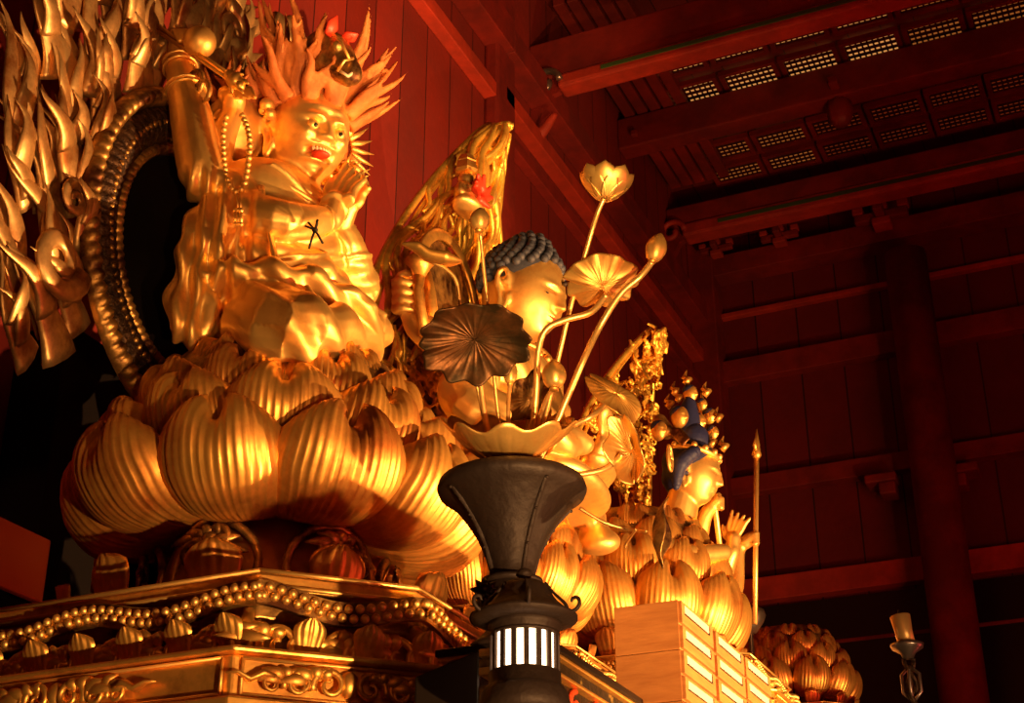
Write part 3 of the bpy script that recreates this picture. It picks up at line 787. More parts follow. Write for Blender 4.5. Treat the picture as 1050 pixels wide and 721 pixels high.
# cloak falling from the near shoulder
for k, (a, b, c_) in enumerate([(205, 190, -.40), (198, 188, -.46), (214, 200, -.44), (222, 206, -.36), (230, 215, -.34)]):
    mb.limb([B(232-k, 200, -.30), B(a+6, 240, c_), B(b+3, 290, c_), B(b, 336, c_)], [.075, .072, .070, .075], 16)
def hand(mb, wrist, palm, tips, r=.021, palm_r=(.05, .05, .05)):
    mb.limb([wrist, palm], [.048, .050], 12)
    for a, b_, c_ in tips: mb.limb([palm, a, b_, c_], [r*1.3, r*1.05, r*.95, r*.65], 10, 4)
# joined hands (fingers upright, leaning to the upper right)
hand(mb, B(340, 224, -.06), B(344, 208, -.05), [(B(343+k*5, 195+k*3, -.05), B(349+k*5, 182+k*4, -.04), B(356+k*6, 169+k*5, -.02)) for k in range(4)]+[(B(336, 200, -.06), B(338, 190, -.05), B(344, 182, -.03))])
hand(mb, B(349, 232, .05), B(355, 214, .03), [(B(358+k*3, 200+k*3, .03), B(366+k*2, 190+k*3, .03), B(371+k*2.3, 178+k*5, .02)) for k in range(4)]+[(B(348, 205, .02), B(350, 196, .02), B(353, 188, .01))])
# fist of the raised arm
hand(mb, B(183, 60, -.44), B(184, 48, -.44), [(B(176+k*6, 40, -.46), B(180+k*6, 33, -.50), B(184+k*6, 42, -.52)) for k in range(4)]+[(B(194, 46, -.48), B(199, 41, -.50), B(198, 36, -.50))], .019)
# hand holding the beads
hand(mb, B(238, 114, -.30), B(240, 104, -.31), [(B(234+k*5, 96, -.34), B(238+k*6, 92, -.38), B(243+k*6, 100, -.40)) for k in range(4)]+[(B(228, 100, -.33), B(227, 94, -.35), B(231, 90, -.37))], .017)
def drape1(co, no):
    d = np.zeros(len(co)); x, y, z = co[:, 0]-S1[0], co[:, 1]-S1[1], co[:, 2]-1.6
    low = np.clip((3.10-z)/.10, 0, 1)*(np.abs(y) < .6)
    d += low*.016*np.sin(38*(z*.7+x*.9+y*.45))
    cloak = np.clip((-.30-y)/.05, 0, 1)*np.clip((3.42-z)/.1, 0, 1)*np.clip((x*-1+.1)/.1, 0, 1)
    d += cloak*.013*np.sin(95*(x*.8+y*.6))
    d += np.clip((3.30-z)/.1, 0, 1)*(y > -.30)*(y < .34)*(z > 2.9)*(x > .0)*.008*np.sin(75*(z*.5+x*.5-y*.6))
    # robe border crossing the chest
    s = (z-3.28)+.9*(y+.02)-.25*x; d += .016*np.exp(-(s/.012)**2)*(z > 2.85)*(z < 3.5)*(np.abs(y) < .33)*(x > 0)
    s = (z-3.12)-.5*(y+.1); d += .012*np.exp(-(s/.010)**2)*(np.abs(y) < .34)*(x > .05)*(z > 2.8)
    return d
sculpt(mb, 'body', M['gold_bright'], root, .0075, 2, drape1)
# mouth
build(MB().ball(loc1((.74, 0, -.45)), (.05, .036, .016), mx=Euler((0, R(20), R(-30))).to_matrix()), 'tongue', M['red'], root)
mb = MB()
for sg in range(-3, 4): mb.ball(loc1((.80-.012*abs(sg)**1.6, sg*.055, -.37)), (.008, .0068, .011), 8, 6)
build(mb, 'teeth', M['white'], root)
for f, s, k in ((loc1, .036, 1.0),):
    for sg in (-1, 1):
        build(MB().ball(f((.715, sg*.27, .035)), .028, 14, 10), 'eye', M['gold_bright'], root)
        build(MB().ball(f((.815, sg*.26, .02)), .010, 12, 8), 'pupil', M['black'], root)
for sg in (-1, 1): build(MB().ball(loc1b((.715, sg*.27, .035)), .022, 12, 8), 'eye', M['white'], root)
# flame hair: flattened licks rising from the skull
def hair(loc, s, n, nm, seed, L0=1.0, spread=1.0):
    rr = random.Random(seed); mb = MB()
    for i in range(n):
        a = -PI*.95+1.9*PI*i/(n-1); ring = i % 3
        base = Vector((.48*math.cos(a)-.06, .66*math.sin(a), .58+.12*ring)) if ring else Vector((.62*math.cos(a)-.02, .74*math.sin(a), .42+.16*max(0, math.cos(a))))
        d = Vector((.38*math.cos(a), .62*math.sin(a)*spread, 1.0+.25*ring-.42*(1-ring*.5))).normalized()
        L = L0*rr.uniform(.85, 1.35)*(1.25 if ring else .85)
        side = d.cross(Vector((math.cos(a), math.sin(a), 0))).normalized(); nn = d.cross(side)
        for b in range(3):
            dd = (d+side*rr.uniform(-.28, .28)*(1+b)).normalized(); ph = rr.uniform(0, 6); Lb = L*(1 if b == 0 else .7)
            pts = [base+dd*Lb*t_+side*.12*math.sin(ph+6*t_)*t_+Vector((0, 0, .12*t_*t_)) for t_ in np.linspace(0, 1, 9)]
            mb.tube([loc(p) for p in pts], [s*q for q in (.17, .15, .13, .115, .10, .088, .07, .045, .010)], 8, flat=.7)
    mb.ball(loc((-.05, 0, .50)), (s*.68, s*.66, s*.50), 24, 16)
    return sculpt(mb, nm, M['flame_hair'], root, .0075, 1)
hair(loc1, .232, 30, 'flame_hair', 5, 1.15, 1.1); hair(loc1b, .165, 11, 'flame_hair', 8, .8)
# extra licks on the far side of the face
mb = MB()
for (a, b, c_) in [((338, 122), (352, 105), (372, 83)), ((339, 128), (356, 108), (379, 88)), ((336, 118), (344, 92), (356, 74)), ((340, 132), (352, 112), (366, 98)), ((333, 112), (338, 86), (341, 66))]:
    mb.limb([B(*a, .12), B(*b, .16), B(*c_, .18)], [.042, .030, .006], 10, 7)
sculpt(mb, 'flame_hair', M['flame_hair'], root, .007, 1)
# horse head in the hair
mb = MB(); L_ = .05
mb.limb([B(326, 82, -.06), B(323, 62, -.12), B(330, 48, -.17), B(343, 52, -.17), B(357, 70, -.17), B(361, 77, -.17)], [.05, .070, .072, .072, .052, .044], 16)
mb.limb([B(335, 64, -.17), B(350, 76, -.17), B(357, 81, -.17)], [.06, .040, .034], 12)
for sg in (-1, 1): mb.ball(B(346, 47, -.16+sg*.07), .028); mb.ball(B(363, 71, -.16+sg*.03), .018)
horse = sculpt(mb, 'horse_head', M['gold_dark'], root, .007, 2)
for sg, (a, b) in ((-1, ((336, 36), (346, 16))), (1, ((352, 40), (367, 35)))):
    mb = MB(); mb.tube([B(*a, -.22+sg*.04), B((a[0]+b[0])/2, (a[1]+b[1])/2, -.22+sg*.04), B(*b, -.22+sg*.04)], [.020, .036, .004], 10, flat=.5); build(mb, 'ear', M['red'], horse)
mb = MB(); mb.tube([B(326, 33, -.22), B(338, 32, -.25), B(350, 43, -.25), B(358, 60, -.23)], .007, 8); mb.tube([B(346, 73, -.23), B(353, 62, -.25), B(362, 60, -.20)], .007, 8)
build(mb, 'bridle', M['gold_bright'], horse)
mb = MB(); mb.tube([B(349, 73, -.22), B(357, 78, -.21), B(367, 71, -.18)], .008, 8); build(mb, 'mouth_line', M['white'], horse)
# ear ornament, collar, wristbands
mb = MB(); mb.ball(B(274, 108, -.20), .034); mb.ball(B(277, 117, -.20), .026); mb.ball(B(270, 113, -.20), .020)
build(mb, 'ear_ornament', M['gold_bright'], root)
for k, (r, z) in enumerate([(.155, 192), (.185, 200), (.215, 208)]):
    c = B(298-k*3, z, 0); mb = MB(); mb.tube([c+Vector((r*math.cos(a), r*1.25*math.sin(a), -.10*math.cos(a)*r/.2)) for a in np.linspace(-PI*.9, PI*.9, 40)], .012, 8); build(mb, 'collar', M['gold_bright'], root)
mb = MB(); rr = random.Random(4)
for k in range(26):
    c = B(rr.uniform(330, 366), rr.uniform(168, 196), .14+rr.uniform(-.03, .03)); mb.ball(c, (.018, .022, .02), 8, 6)
    mb.tube([c, c+Vector((rr.uniform(-.02, .08), rr.uniform(-.03, .05), rr.uniform(-.03, .06)))], [.010, .002], 6)
o = build(mb, 'collar_pendants', M['gold_bright'], root); o['kind'] = 'stuff'
# spiky fan behind the chin
mb = MB(); c = B(348, 148, .2); mb.ball(c, (.02, .075, .10), 16, 10); build(mb, 'hair_knot', M['flame_hair'], root)
mb = MB()
for k in range(7):
    a = -.5+.32*k; d = Vector((.35, .9*math.cos(a), math.sin(a))).normalized(); mb.tube([c+d*.07, c+d*.13, c+d*.20+V3*.01], [.014, .012, .001], 6)
build(mb, 'spiked_ornament', M['gold_bright'], root)
def ring_at(p, axis, r, rt, nm, m, parent):
    axis = Vector(axis).normalized(); u = axis.orthogonal().normalized(); v = axis.cross(u); mb = MB()
    mb.tube([p+u*r*math.cos(a)+v*r*math.sin(a) for a in np.linspace(0, 2*PI, 30)], rt, 8); return build(mb, nm, m, parent)
ax = B(184, 66, -.44)-B(196, 120, -.45)
for q, rad in ((64, .066), (70, .070), (92, .082), (96, .083)): ring_at(B(184+(q-66)*.22, q, -.44), ax, rad, .007, 'bracelet', M['gold_bright'], root)
ax = B(340, 226, -.06)-B(310, 226, -.2); ring_at(B(331, 226, -.09), ax, .062, .007, 'bracelet', M['gold_bright'], root)
ax = B(345, 229, .05)-B(352, 250, .12); ring_at(B(347, 238, .08), ax, .072, .007, 'bracelet', M['gold_bright'], root)
mb = MB()  # cord bow on the robe
bw = B(323, 236, -.30)
for (dx, dz) in ((-.035, .01), (.035, .01)): mb.tube([bw, bw+Vector((dx*.6, -.02, dz+.02)), bw+Vector((dx*.8, -.03, dz)), bw], .005, 6)
mb.tube([bw, bw+Vector((-.005, -.01, -.04)), bw+Vector((-.015, -.01, -.085))], .005, 6); mb.tube([bw, bw+Vector((.02, -.01, -.03)), bw+Vector((.045, -.01, -.075))], .005, 6); mb.ball(bw, .012)
build(mb, 'cord_bow', M['bronze'], root)
# flying robe hem at the lower left
mb = MB()
for (pts, r) in [([(268, 192), (276, 235), (286, 280), (300, 318)], .018), ([(222, 330), (232, 290), (244, 282)], .016), ([(300, 300), (312, 318), (322, 336)], .022), ([(315, 295), (328, 315), (338, 335)], .020), ([(285, 305), (298, 322), (306, 338)], .022)]:
    q, r_ = catmull([B(x, y, -.36 if x < 250 else -.33) for x, y in pts], r, 6); mb.tube(q, r_, 8, flat=.6)
o = build(mb, 'robe_folds', M['gold_bright'], root)

# prayer beads hanging from the hand
t = empty('prayer_beads', B(243, 232, -.42), 'string of round gold prayer beads hanging from the raised hand of the statue', 'prayer beads')
path = [(232, 120), (229, 135), (229, 155), (231, 175), (236, 190), (243, 197), (250, 190), (254, 170), (256, 148), (254, 132), (248, 118)]
q, _ = catmull([B(x, y, -.42) for x, y in path], None, 14)
last = None; beads = []
for p in q:
    if last is None or (p-last).length > .026: beads.append(p); last = p
bm0 = None
for p in beads:
    if bm0 is None: bo = build(MB().ball(p, .0135, 12, 8), 'bead', M['gold_bright'], t); bm0 = bo.data; bm0.transform(Matrix.Translation(-(p-wloc(t)))); bo.location = p-wloc(t)
    else: bo = bpy.data.objects.new('bead', bm0); COL.objects.link(bo); bo.parent = t; bo.location = p-wloc(t)
mb = MB(); mb.tube([B(243, 197, -.42), B(244, 214, -.42)], .005, 6); mb.tube([B(246, 197, -.42), B(247, 214, -.42)], .005, 6)
for k in range(3): mb.ball(B(241+k*3, 216, -.42), .012, 10, 6); mb.tube([B(241+k*3, 217, -.42), B(241+k*3, 228, -.42)], [.007, .008], 6); mb.ball(B(241+k*3, 230, -.42), .010, 8, 6)
build(mb, 'tassel', M['gold_bright'], t)
# rod with ball in the highest hand
t = empty('ritual_rod', B(202, 50, -.5), 'slender gold rod with a round ball held in the uppermost left hand', 'ritual rod')
build(MB().ball(B(205, 43, -.50), .068, 24, 16), 'ball', M['gold_bright'], t)
mb = MB()
for o_ in (-.012, .012): mb.tube([B(160, 28, -.50)+V3*o_, B(240, 82, -.50)+V3*o_], .009, 8)
build(mb, 'rod', M['gold'], t)
mb = MB(); mb.ball(B(236, 78, -.5), .028); mb.ball(B(241, 83, -.5), .036); mb.ball(B(246, 88, -.5), .022)
for k_ in range(6): a_ = k_*PI/3; mb.tube([B(241, 83, -.5), B(241+9*math.cos(a_), 83+9*math.sin(a_), -.5), B(244+11*math.cos(a_), 86+11*math.sin(a_), -.5)], [.012, .012, .004], 6)
build(mb, 'rod_tip', M['gold'], t)
for k, (px, py) in enumerate([(200, 85), (207, 95)]): ring_at(B(px, py, -.48), (.3, 1, .2), .05, .011, 'chain_ring', M['gold_dark'], t)

# ================================================================== statue two
Y2 = 6.85
def Q(px, py, ly=0.0): return at_y(px, py, Y2+ly)
root = empty('temple_statue', (S2[0], S2[1], Zr(2.75)), 'serene gold statue with blue black snail curls behind the bronze vase', 'statue')
mb = MB(); s2 = .285
h2c = Q(537, 306, 0)
loc2 = add_head(mb, h2c, s2, yaw=R(0), pitch=R(16), style='calm')
mb.limb([loc2((-.15, 0, -.6)), loc2((-.3, 0, -1.25))], [.15, .17]); 
bc = h2c+Vector((-.08, 0, -.66))
mb.ball(bc+Vector((0, 0, .10)), (.27, .50, .22)); mb.ball(bc+Vector((0, 0, -.15)), (.28, .44, .34)); mb.ball(bc+Vector((.03, 0, -.36)), (.30, .42, .20)); mb.ball(bc+Vector((.08, 0, -.50)), (.42, .54, .14))
for sg in (-1, 1):
    mb.limb([bc+Vector((0, sg*.42, .10)), bc+Vector((.04, sg*.58, -.22)), bc+Vector((.34, sg*.34, -.34)), bc+Vector((.44, sg*.10, -.34))], [.15, .13, .11, .06], 16)
    mb.limb([bc+Vector((.1, sg*.55, -.25)), bc+Vector((.2, sg*.55, -.45)), bc+Vector((.3, sg*.5, -.62))], [.10, .09, .10])
hand(mb, bc+Vector((.44, .10, -.32)), bc+Vector((.50, .06, -.24)), [(bc+Vector((.52, .07-.03*k, -.17)), bc+Vector((.54, .07-.03*k, -.10)), bc+Vector((.53, .07-.03*k, -.05))) for k in range(4)]+[(bc+Vector((.55, .10, -.22)), bc+Vector((.58, .10, -.17)), bc+Vector((.58, .08, -.13)))], .022)
# near arm with a fist (reaches out beside the halo)
mb.limb([bc+Vector((-.05, -.42, .08)), Q(455, 352, -.55), Q(428, 330, -.62), Q(418, 312, -.62)], [.12, .09, .07, .055], 14)
hand(mb, Q(418, 314, -.62), Q(414, 302, -.62), [(Q(406, 290+k*9, -.68), Q(412, 289+k*9, -.74), Q(422, 291+k*9, -.72)) for k in range(4)]+[(Q(410, 286, -.66), Q(416, 281, -.68), Q(421, 284, -.68))], .027)
def drape2(co, no):
    x, y, z = co[:, 0]-bc.x, co[:, 1]-bc.y, co[:, 2]-bc.z
    low = np.clip((.30-z)/.06, 0, 1)
    d = low*.017*np.sin(34*(np.sqrt((y-.15)**2+(z-.45)**2)))*np.clip(1-np.exp(-((y+.0)**2+(z-.3)**2)/.02), 0, 1)
    s = (z-.12)+1.0*np.abs(y)*-.9; d += .02*np.exp(-(s/.02)**2)*(x > 0)*low
    return d
sculpt(mb, 'body', M['gold_bright'], root, .0095, 2, drape2)
# snail-curl hair
mb = MB(); mb.ball(loc2((-.14, 0, .34)), (s2*.80, s2*.74, s2*.76), 32, 24); mb.ball(loc2((-.2, 0, .95)), (s2*.42, s2*.40, s2*.30), 24, 16)
for j in range(13):
    th = R(6+j*8.5); r = math.sin(th); n = max(1, int(27*r)); 
    for i in range(n):
        a = 2*PI*(i+.5*(j % 2))/n; ca = math.cos(a)
        d = Vector((r*ca, r*math.sin(a), math.cos(th)))
        if d.x > .1 and d.z < .30+.26*max(0, d.x)-.25*abs(d.y): continue
        p = Vector((-.14+d.x*.84, d.y*.78, .34+d.z*.80))
        if d.z > .83: p.z += .22*(d.z-.8)/.2
        if abs(p.y) > .5 and -.38 < p.x < .3 and p.z < .32: continue
        mb.ball(loc2(p), s2*.088, 10, 8)
build(mb, 'snail_curl_hair', M['curl'], root)
build(MB().ball(loc2((.80, 0, .36)), .016, 12, 8), 'forehead_dot', M['bronze'], root)
mb = MB()
for sg in (-1, 1):
    mb.tube([loc2((.70-.3*abs(q-.42)**1.4, sg*q, .02-.05*math.sin((q-.1)*4.6))) for q in np.linspace(.13, .44, 8)], [.003, .006, .007, .007, .007, .006, .005, .002], 6)
build(mb, 'eye_line', M['black'], root)
mb = MB(); mb.tube([loc2((.78-.9*q*q, q, -.408)) for q in np.linspace(-.17, .17, 9)], [.002, .005, .006, .007, .007, .007, .006, .005, .002], 6); build(mb, 'lip_line', M['red'], root)
c = loc2((.1, 0, -1.22)); mb = MB(); mb.tube([c+Vector((.20*math.cos(a), .26*math.sin(a), -.04*math.cos(a))) for a in np.linspace(0, 2*PI, 40)], .02, 8)
for k in range(10): a = -1.2+.27*k; mb.ball(c+Vector((.22*math.cos(a), .28*math.sin(a), -.08)), .024, 10, 8)
build(mb, 'necklace', M['gold'], root)
t = empty('ritual_rod', Q(425, 350, -.66), 'thick gold rod with a flared top in the clenched fist beside the middle halo', 'ritual rod')
mb = MB(); mb.tube([Q(436, 345, -.70), Q(428, 300, -.70), Q(430, 282, -.70)], [.030, .028, .032], 12); build(mb, 'rod', M['gold'], t)
mb = MB(); mb.tube([Q(430, 284, -.70), Q(431, 274, -.70), Q(431, 268, -.70)], [.03, .055, .085], 16); build(mb, 'flared_top', M['gold'], t)
mb = MB(); mb.tube([Q(446, 345, -.60), Q(441, 300, -.60), Q(437, 280, -.60)], [.034, .03, .028], 12); build(mb, 'sleeve_ribbon', M['gold'], t)

# ================================================================== statue three
Y3 = 8.95
def T3(px, py, ly=0.0): return at_y(px, py, Y3+ly)
root = empty('temple_statue', (S3[0], S3[1], Zr(3.55)), 'gold statue with ultramarine hair and small heads on its crown, farthest to the right', 'statue')
mb = MB(); s3 = .215; h3c = T3(711, 488, 0)
loc3 = add_head(mb, h3c, s3, yaw=R(6), pitch=R(14), style='calm')
bc3 = h3c+Vector((-.14, 0, -.46)); mb.limb([loc3((-.15, 0, -.6)), bc3+Vector((0, 0, .12))], [.10, .13])
mb.ball(bc3, (.20, .34, .18)); mb.ball(bc3+Vector((.0, 0, -.25)), (.22, .30, .24)); mb.ball(bc3+Vector((.03, 0, -.42)), (.34, .46, .13))
mb.limb([bc3+Vector((0, .30, .03)), bc3+Vector((.1, .42, -.2)), T3(748, 572, .36), T3(752, 562, .36)], [.09, .075, .055, .045])
hand(mb, T3(751, 566, .36), T3(752, 553, .36), [(T3(747+k*4, 543+k, .36), T3(749+k*5, 533+k*1.5, .36), T3(751+k*6, 524+k*2.5, .36)) for k in range(4)]+[(T3(744, 551, .36), T3(741, 545, .36), T3(741, 539, .36))], .017)
mb.limb([bc3+Vector((0, .30, 0)), bc3+Vector((.2, .50, -.2)), T3(757, 566, .55), T3(766, 556, .55)], [.08, .06, .045, .038])
hand(mb, T3(765, 556, .55), T3(770, 553, .55), [(T3(773, 548+k*3.2, .52), T3(777, 547+k*3.2, .54), T3(777, 549+k*3.2, .60)) for k in range(4)]+[(T3(770, 548, .54), T3(773, 546, .54), T3(775, 546, .56))], .015)
mb.limb([bc3+Vector((0, -.30, .03)), bc3+Vector((.12, -.42, -.2)), bc3+Vector((.34, -.10, -.12))], [.09, .075, .05])
mb.limb([bc3+Vector((.05, .25, .0)), T3(722, 532, .2), T3(732, 518, .22)], [.07, .05, .04])
hand(mb, T3(731, 519, .22), T3(735, 515, .22), [(T3(738, 511+k*3, .2), T3(741, 512+k*3, .22), T3(739, 514+k*3, .26)) for k in range(4)]+[(T3(734, 509, .2), T3(737, 507, .22), T3(739, 508, .23))], .015)
sculpt(mb, 'body', M['gold_bright'], root, .008, 2)
mb = MB(); mb.ball(loc3((-.20, 0, .36)), (s3*.84, s3*.80, s3*.80), 28, 20); mb.ball(loc3((-.25, 0, -.1)), (s3*.70, s3*.80, s3*.6), 24, 16); mb.ball(loc3((-.2, 0, 1.1)), (s3*.5, s3*.5, s3*.6), 24, 16); mb.limb([T3(706, 450, 0), T3(706, 425, 0), T3(707, 408, 0)], [.10, .07, .03])
mb.limb([loc3((.1, -.75, .5)), loc3((-.2, -.9, .0)), loc3((-.2, -.9, -.7))], [s3*.2, s3*.25, s3*.12])
build(mb, 'blue_hair', M['blue'], root)
mb = MB(); mb.tube([loc3((.74*math.cos(a)-.1, .80*math.sin(a), .62)) for a in np.linspace(0, 2*PI, 40)], .018, 8)
for k in range(14): a = 2*PI*k/14; mb.ball(loc3((.78*math.cos(a)-.1, .84*math.sin(a), .70)), .022, 8, 6)
build(mb, 'crown_band', M['gold_bright'], root)
for k, (px, py, r, ly) in enumerate([(708, 404, .050, 0), (697, 428, .062, -.15), (716, 433, .052, .08), (728, 427, .046, .16), (731, 444, .040, .2), (676, 442, .055, -.35), (720, 415, .035, .12)]):
    mb = MB(); c = T3(px, py, ly); r *= 1.2; f = add_head(mb, c, r, yaw=R(-30 if ly < 0 else -10), pitch=R(10), style='calm', nu=48, nv=36, ears=False)
    hd = build(mb, 'small_head', M['gold'], root)
    build(MB().ball(f((-.2, 0, .40)), (r*.80, r*.78, r*.70), 16, 10), 'small_hair', M['blue'], hd)
mb = MB(); 
for q in (10, 6): mb.tube([T3(687, 470, -.3)+Vector((0, .045*math.cos(a)*q/10, .085*math.sin(a)*q/10)) for a in np.linspace(0, 2*PI, 24)], .010, 6)
build(mb, 'ear_ring', M['gold_bright'], root)
hand_mb = MB(); hand(hand_mb, T3(676, 432, -.25), T3(684, 443, -.28), [(T3(690+k*2, 447-k*2, -.3), T3(695+k*2, 451-k*2, -.32), T3(700+k*2, 456-k*2, -.33)) for k in range(4)], .016)
sculpt(hand_mb, 'raised_hand', M['gold_dark'], root, .008, 1)
rr = random.Random(12)
for (px, py) in [(690, 405), (694, 412), (684, 418), (702, 394), (734, 432), (722, 406), (740, 462), (706, 446), (718, 452), (695, 448), (728, 458)]:
    mb = MB(); c = T3(px, py, 0); mb.tube([c, c+Vector((.03, 0, .03)), c+Vector((-.01, .02, .06)), c+Vector((.02, 0, .10))], [.022, .026, .018, .003], 8)
    build(mb, 'crown_ornament', M['gold'], root)
def spear(nm, a, b, ly, label, prongs=True):
    A = T3(*a, ly); Bt = T3(*b, ly); t = empty(nm, A, label, 'spear'); d = (Bt-A); 
    build(MB().tube([A, A+d*.86], .018, 10), 'shaft', M['stalk'], t)
    q = A+d*.84; mb = MB(); mb.tube([q, q+d*.02, q+d*.05, q+d*.07, q+d*.16], [.018, .036, .022, .024, .002], 10)
    for sg in (-1, 1): mb.tube([q+d*.03, q+d*.06+Yv*sg*.05, q+d*.11+Yv*sg*.035], [.012, .014, .002], 6)
    build(mb, 'spear_head', M['gold'], t); return t
spear('ritual_spear', (774, 640), (776, 440), .56, 'tall thin gold spear held upright at the right end of the statue row')
spear('ritual_staff', (738, 560), (719, 402), .22, 'thin gold staff leaning in front of the blue haired head')
# ================================================================== bronze vase with gilt lotus
VD = 4.6
def V(px, py, d=VD): return at_d(px, py, d)
v0 = V(525, 505); vc = Vector((v0.x, v0.y, 0)); vz = v0.z
def zpx(py): # height on the vase axis for a pixel row
    fw = math.hypot(vc.x, vc.y)*math.cos(0) ; 
    f_ = -sY*vc.x+cY*vc.y; kk = (360.5-py)/F; return CAMZ+f_*(sT+kk*cT)/(cT-kk*sT)
rp = [(75, 497), (77, 503), (75, 508), (68, 512), (57, 522), (46, 536), (36, 551), (29, 566), (24, 580), (21, 592), (26, 600), (34, 610), (37, 624), (29, 638), (24, 646), (34, 658), (42, 664), (43, 668)]
sc_ = VD/F
prof = [(r*sc_, zpx(y)) for r, y in rp]
tz = prof[-1][1]
t = empty('bronze_vase', (vc.x, vc.y, tz), 'dark bronze flared vase holding the gilt lotus plants', 'vase')
inner = [(r*.93, z) for r, z in prof[:9]]
build(MB().lathe(prof[::-1]+[(73*sc_, prof[0][1]+.004)]+[(r-.008, z) for r, z in prof[1:9]], (vc.x, vc.y, 0), 64), 'vessel', M['bronze'], t)
for k in range(4):
    a = VA+.35+k*PI/2; mb = MB(); N = Vector((math.cos(a), math.sin(a), 0)); U = Vector((-N.y, N.x, 0)); vs = []
    for i, (r, z) in enumerate(prof[3:11]):
        for q, e in ((-.01, 0), (-.01, .014+.004*(i % 2)), (.01, .014+.004*(i % 2)), (.01, 0)): vs.append(vc+N*(r-.006+e)+U*q*.6+V3*z)
    fs = []
    for i in range(7):
        for q in range(3): fs.append((i*4+q, i*4+q+1, i*4+q+5, i*4+q+4))
    mb.add(vs, fs)
    for i, (r, z) in enumerate(prof[3:11]): mb.ball(vc+N*(r+.008)+V3*z, .0055, 8, 6)
    build(mb, 'flange', M['bronze'], t, True)
mb = MB(); mb.lathe([(.6*26*sc_, zpx(598)), (31*sc_, zpx(596)), (31*sc_, zpx(600)), (24*sc_, zpx(602))], (vc.x, vc.y, 0), 40); build(mb, 'neck_ring', M['bronze'], t)

def leaf(name, c, nrm, rad, cup, label, m=M['gold_bright'], waves=13, wamp=.05, stretch=(1, 1), fold=0, up=None, seed=0, veins=13, mainrot=0, group=None, notch=True):
    c = Vector(c); N = Vector(nrm).normalized(); U = N.orthogonal() if up is None else Vector(up); U = (U-N*U.dot(N)).normalized(); W = N.cross(U)
    t = empty(name, c, label, 'lotus leaf', group); mb = MB()
    def fn(i, j):
        a = 2*PI*i; r = j
        k = rad*(1+.05*math.sin(waves*a+seed)+.03*math.sin(5*a+seed*2))*(1-(.18*math.exp(-((a-PI)/.12)**2) if notch else 0))
        x = r*k*math.cos(a)*stretch[0]; y = r*k*math.sin(a)*stretch[1]
        h = cup*r**2*rad+wamp*rad*math.sin(waves*a+seed)*r**4+.018*rad*math.cos(veins*a)**8*min(1, 4*r)*(1-r*.6)+.02*rad*math.sin(3*a+5*r+seed)
        h += fold*abs(y)/rad*rad*.9*(abs(y)/rad)
        return c+U*x+W*y+N*h
    mb.grid(fn, 208, 22, close=True)
    build(mb, 'leaf_blade', m, t, solid=.004)
    return t
def stalk(root, pts, r=.0085, d=VD):
    q, rr_ = catmull([V(*p) if len(p) == 3 else V(p[0], p[1], d) for p in pts], r, 8)
    return build(MB().tube(q, rr_, 8), 'stalk', M['stalk'], root)
M['leaf_shaded'] = mat('shaded_veined_leaf', (.20, .075, .025), .75, .42, .15, 25, dark=(.05, .03, .012), dscale=9)  # leaf gold darkened in its colour for the shaded underside
camdir = (C0-v0).normalized(); up_ = V3
view = lambda px, py: (C0-V(px, py)).normalized()
RT = Vector((cY, sY, 0))
# big tray leaf at the mouth
ml = Vector((vc.x, vc.y, vz))+V3*.055
t = leaf('lotus_leaf', V(522, 476), V3*.9+camdir*.42, .200, .62, 'wide cupped gold lotus leaf with wavy rim lying on the mouth of the vase', waves=9, wamp=.07, seed=1, notch=False)
stalk(t, [(519, 472), (521, 488), (524, 500)], .012)
t = leaf('lotus_leaf', V(548, 452, 4.72), V3*.55+camdir*.85-RT*.35, .115, .30, 'upright gold lotus leaf behind the tray leaf on the vase', waves=8, wamp=.06, seed=4)
stalk(t, [(548, 452, 4.72), (535, 475, 4.68), (527, 498)], .008)
t = leaf('lotus_leaf', V(487, 348, 4.45), camdir*.80-V3*.55-RT*.10, .165, .20, 'veined lotus leaf coloured dark as in shade in front of the blue haired statue', M['leaf_shaded'], waves=12, wamp=.05, stretch=(1.0, .74), up=RT+V3*.25, seed=2)
stalk(t, [(488, 352, 4.47), (492, 390, 4.5), (500, 440, 4.55), (515, 498)])
t = leaf('lotus_leaf', V(618, 293, 4.6), -V3*.75+camdir*.75+RT*.1, .112, -.35, 'fan shaped gold lotus leaf seen from below on a bent stalk', waves=10, wamp=.05, stretch=(1.0, .78), up=RT, seed=3)
stalk(t, [(622, 302, 4.57), (606, 320), (580, 328), (560, 338), (552, 360), (550, 400), (546, 440), (535, 498)], .010)
t = leaf('lotus_leaf', V(632, 404, 4.7), camdir*.7+RT*.35+V3*.5, .105, -.25, 'curved plain gold lotus leaf drooping to the right of the bouquet', M['gold'], waves=3, wamp=.06, stretch=(1.0, .62), up=RT-V3*.75, seed=5, fold=.4)
stalk(t, [(622, 413, 4.68), (608, 426), (588, 436), (565, 445), (535, 498)], .009)
t = leaf('lotus_leaf', V(648, 464, 4.6), camdir*.8-RT*.5+V3*.2, .115, .35, 'crumpled gold lotus leaf hanging right of the vase mouth', waves=6, wamp=.10, stretch=(1.0, .50), up=V3-RT*.25, seed=6, fold=.5)
stalk(t, [(638, 466, 4.58), (620, 481), (590, 487), (560, 488), (530, 500)], .009)
t = leaf('lotus_leaf', V(546, 408, 4.75), camdir*.8+V3*.2-RT*.4, .085, .25, 'small dark gold lotus leaf standing among the stalks', M['gold_dark'], waves=7, wamp=.08, seed=7, stretch=(1, .8))
stalk(t, [(546, 410, 4.75), (540, 450, 4.7), (530, 498)], .007)
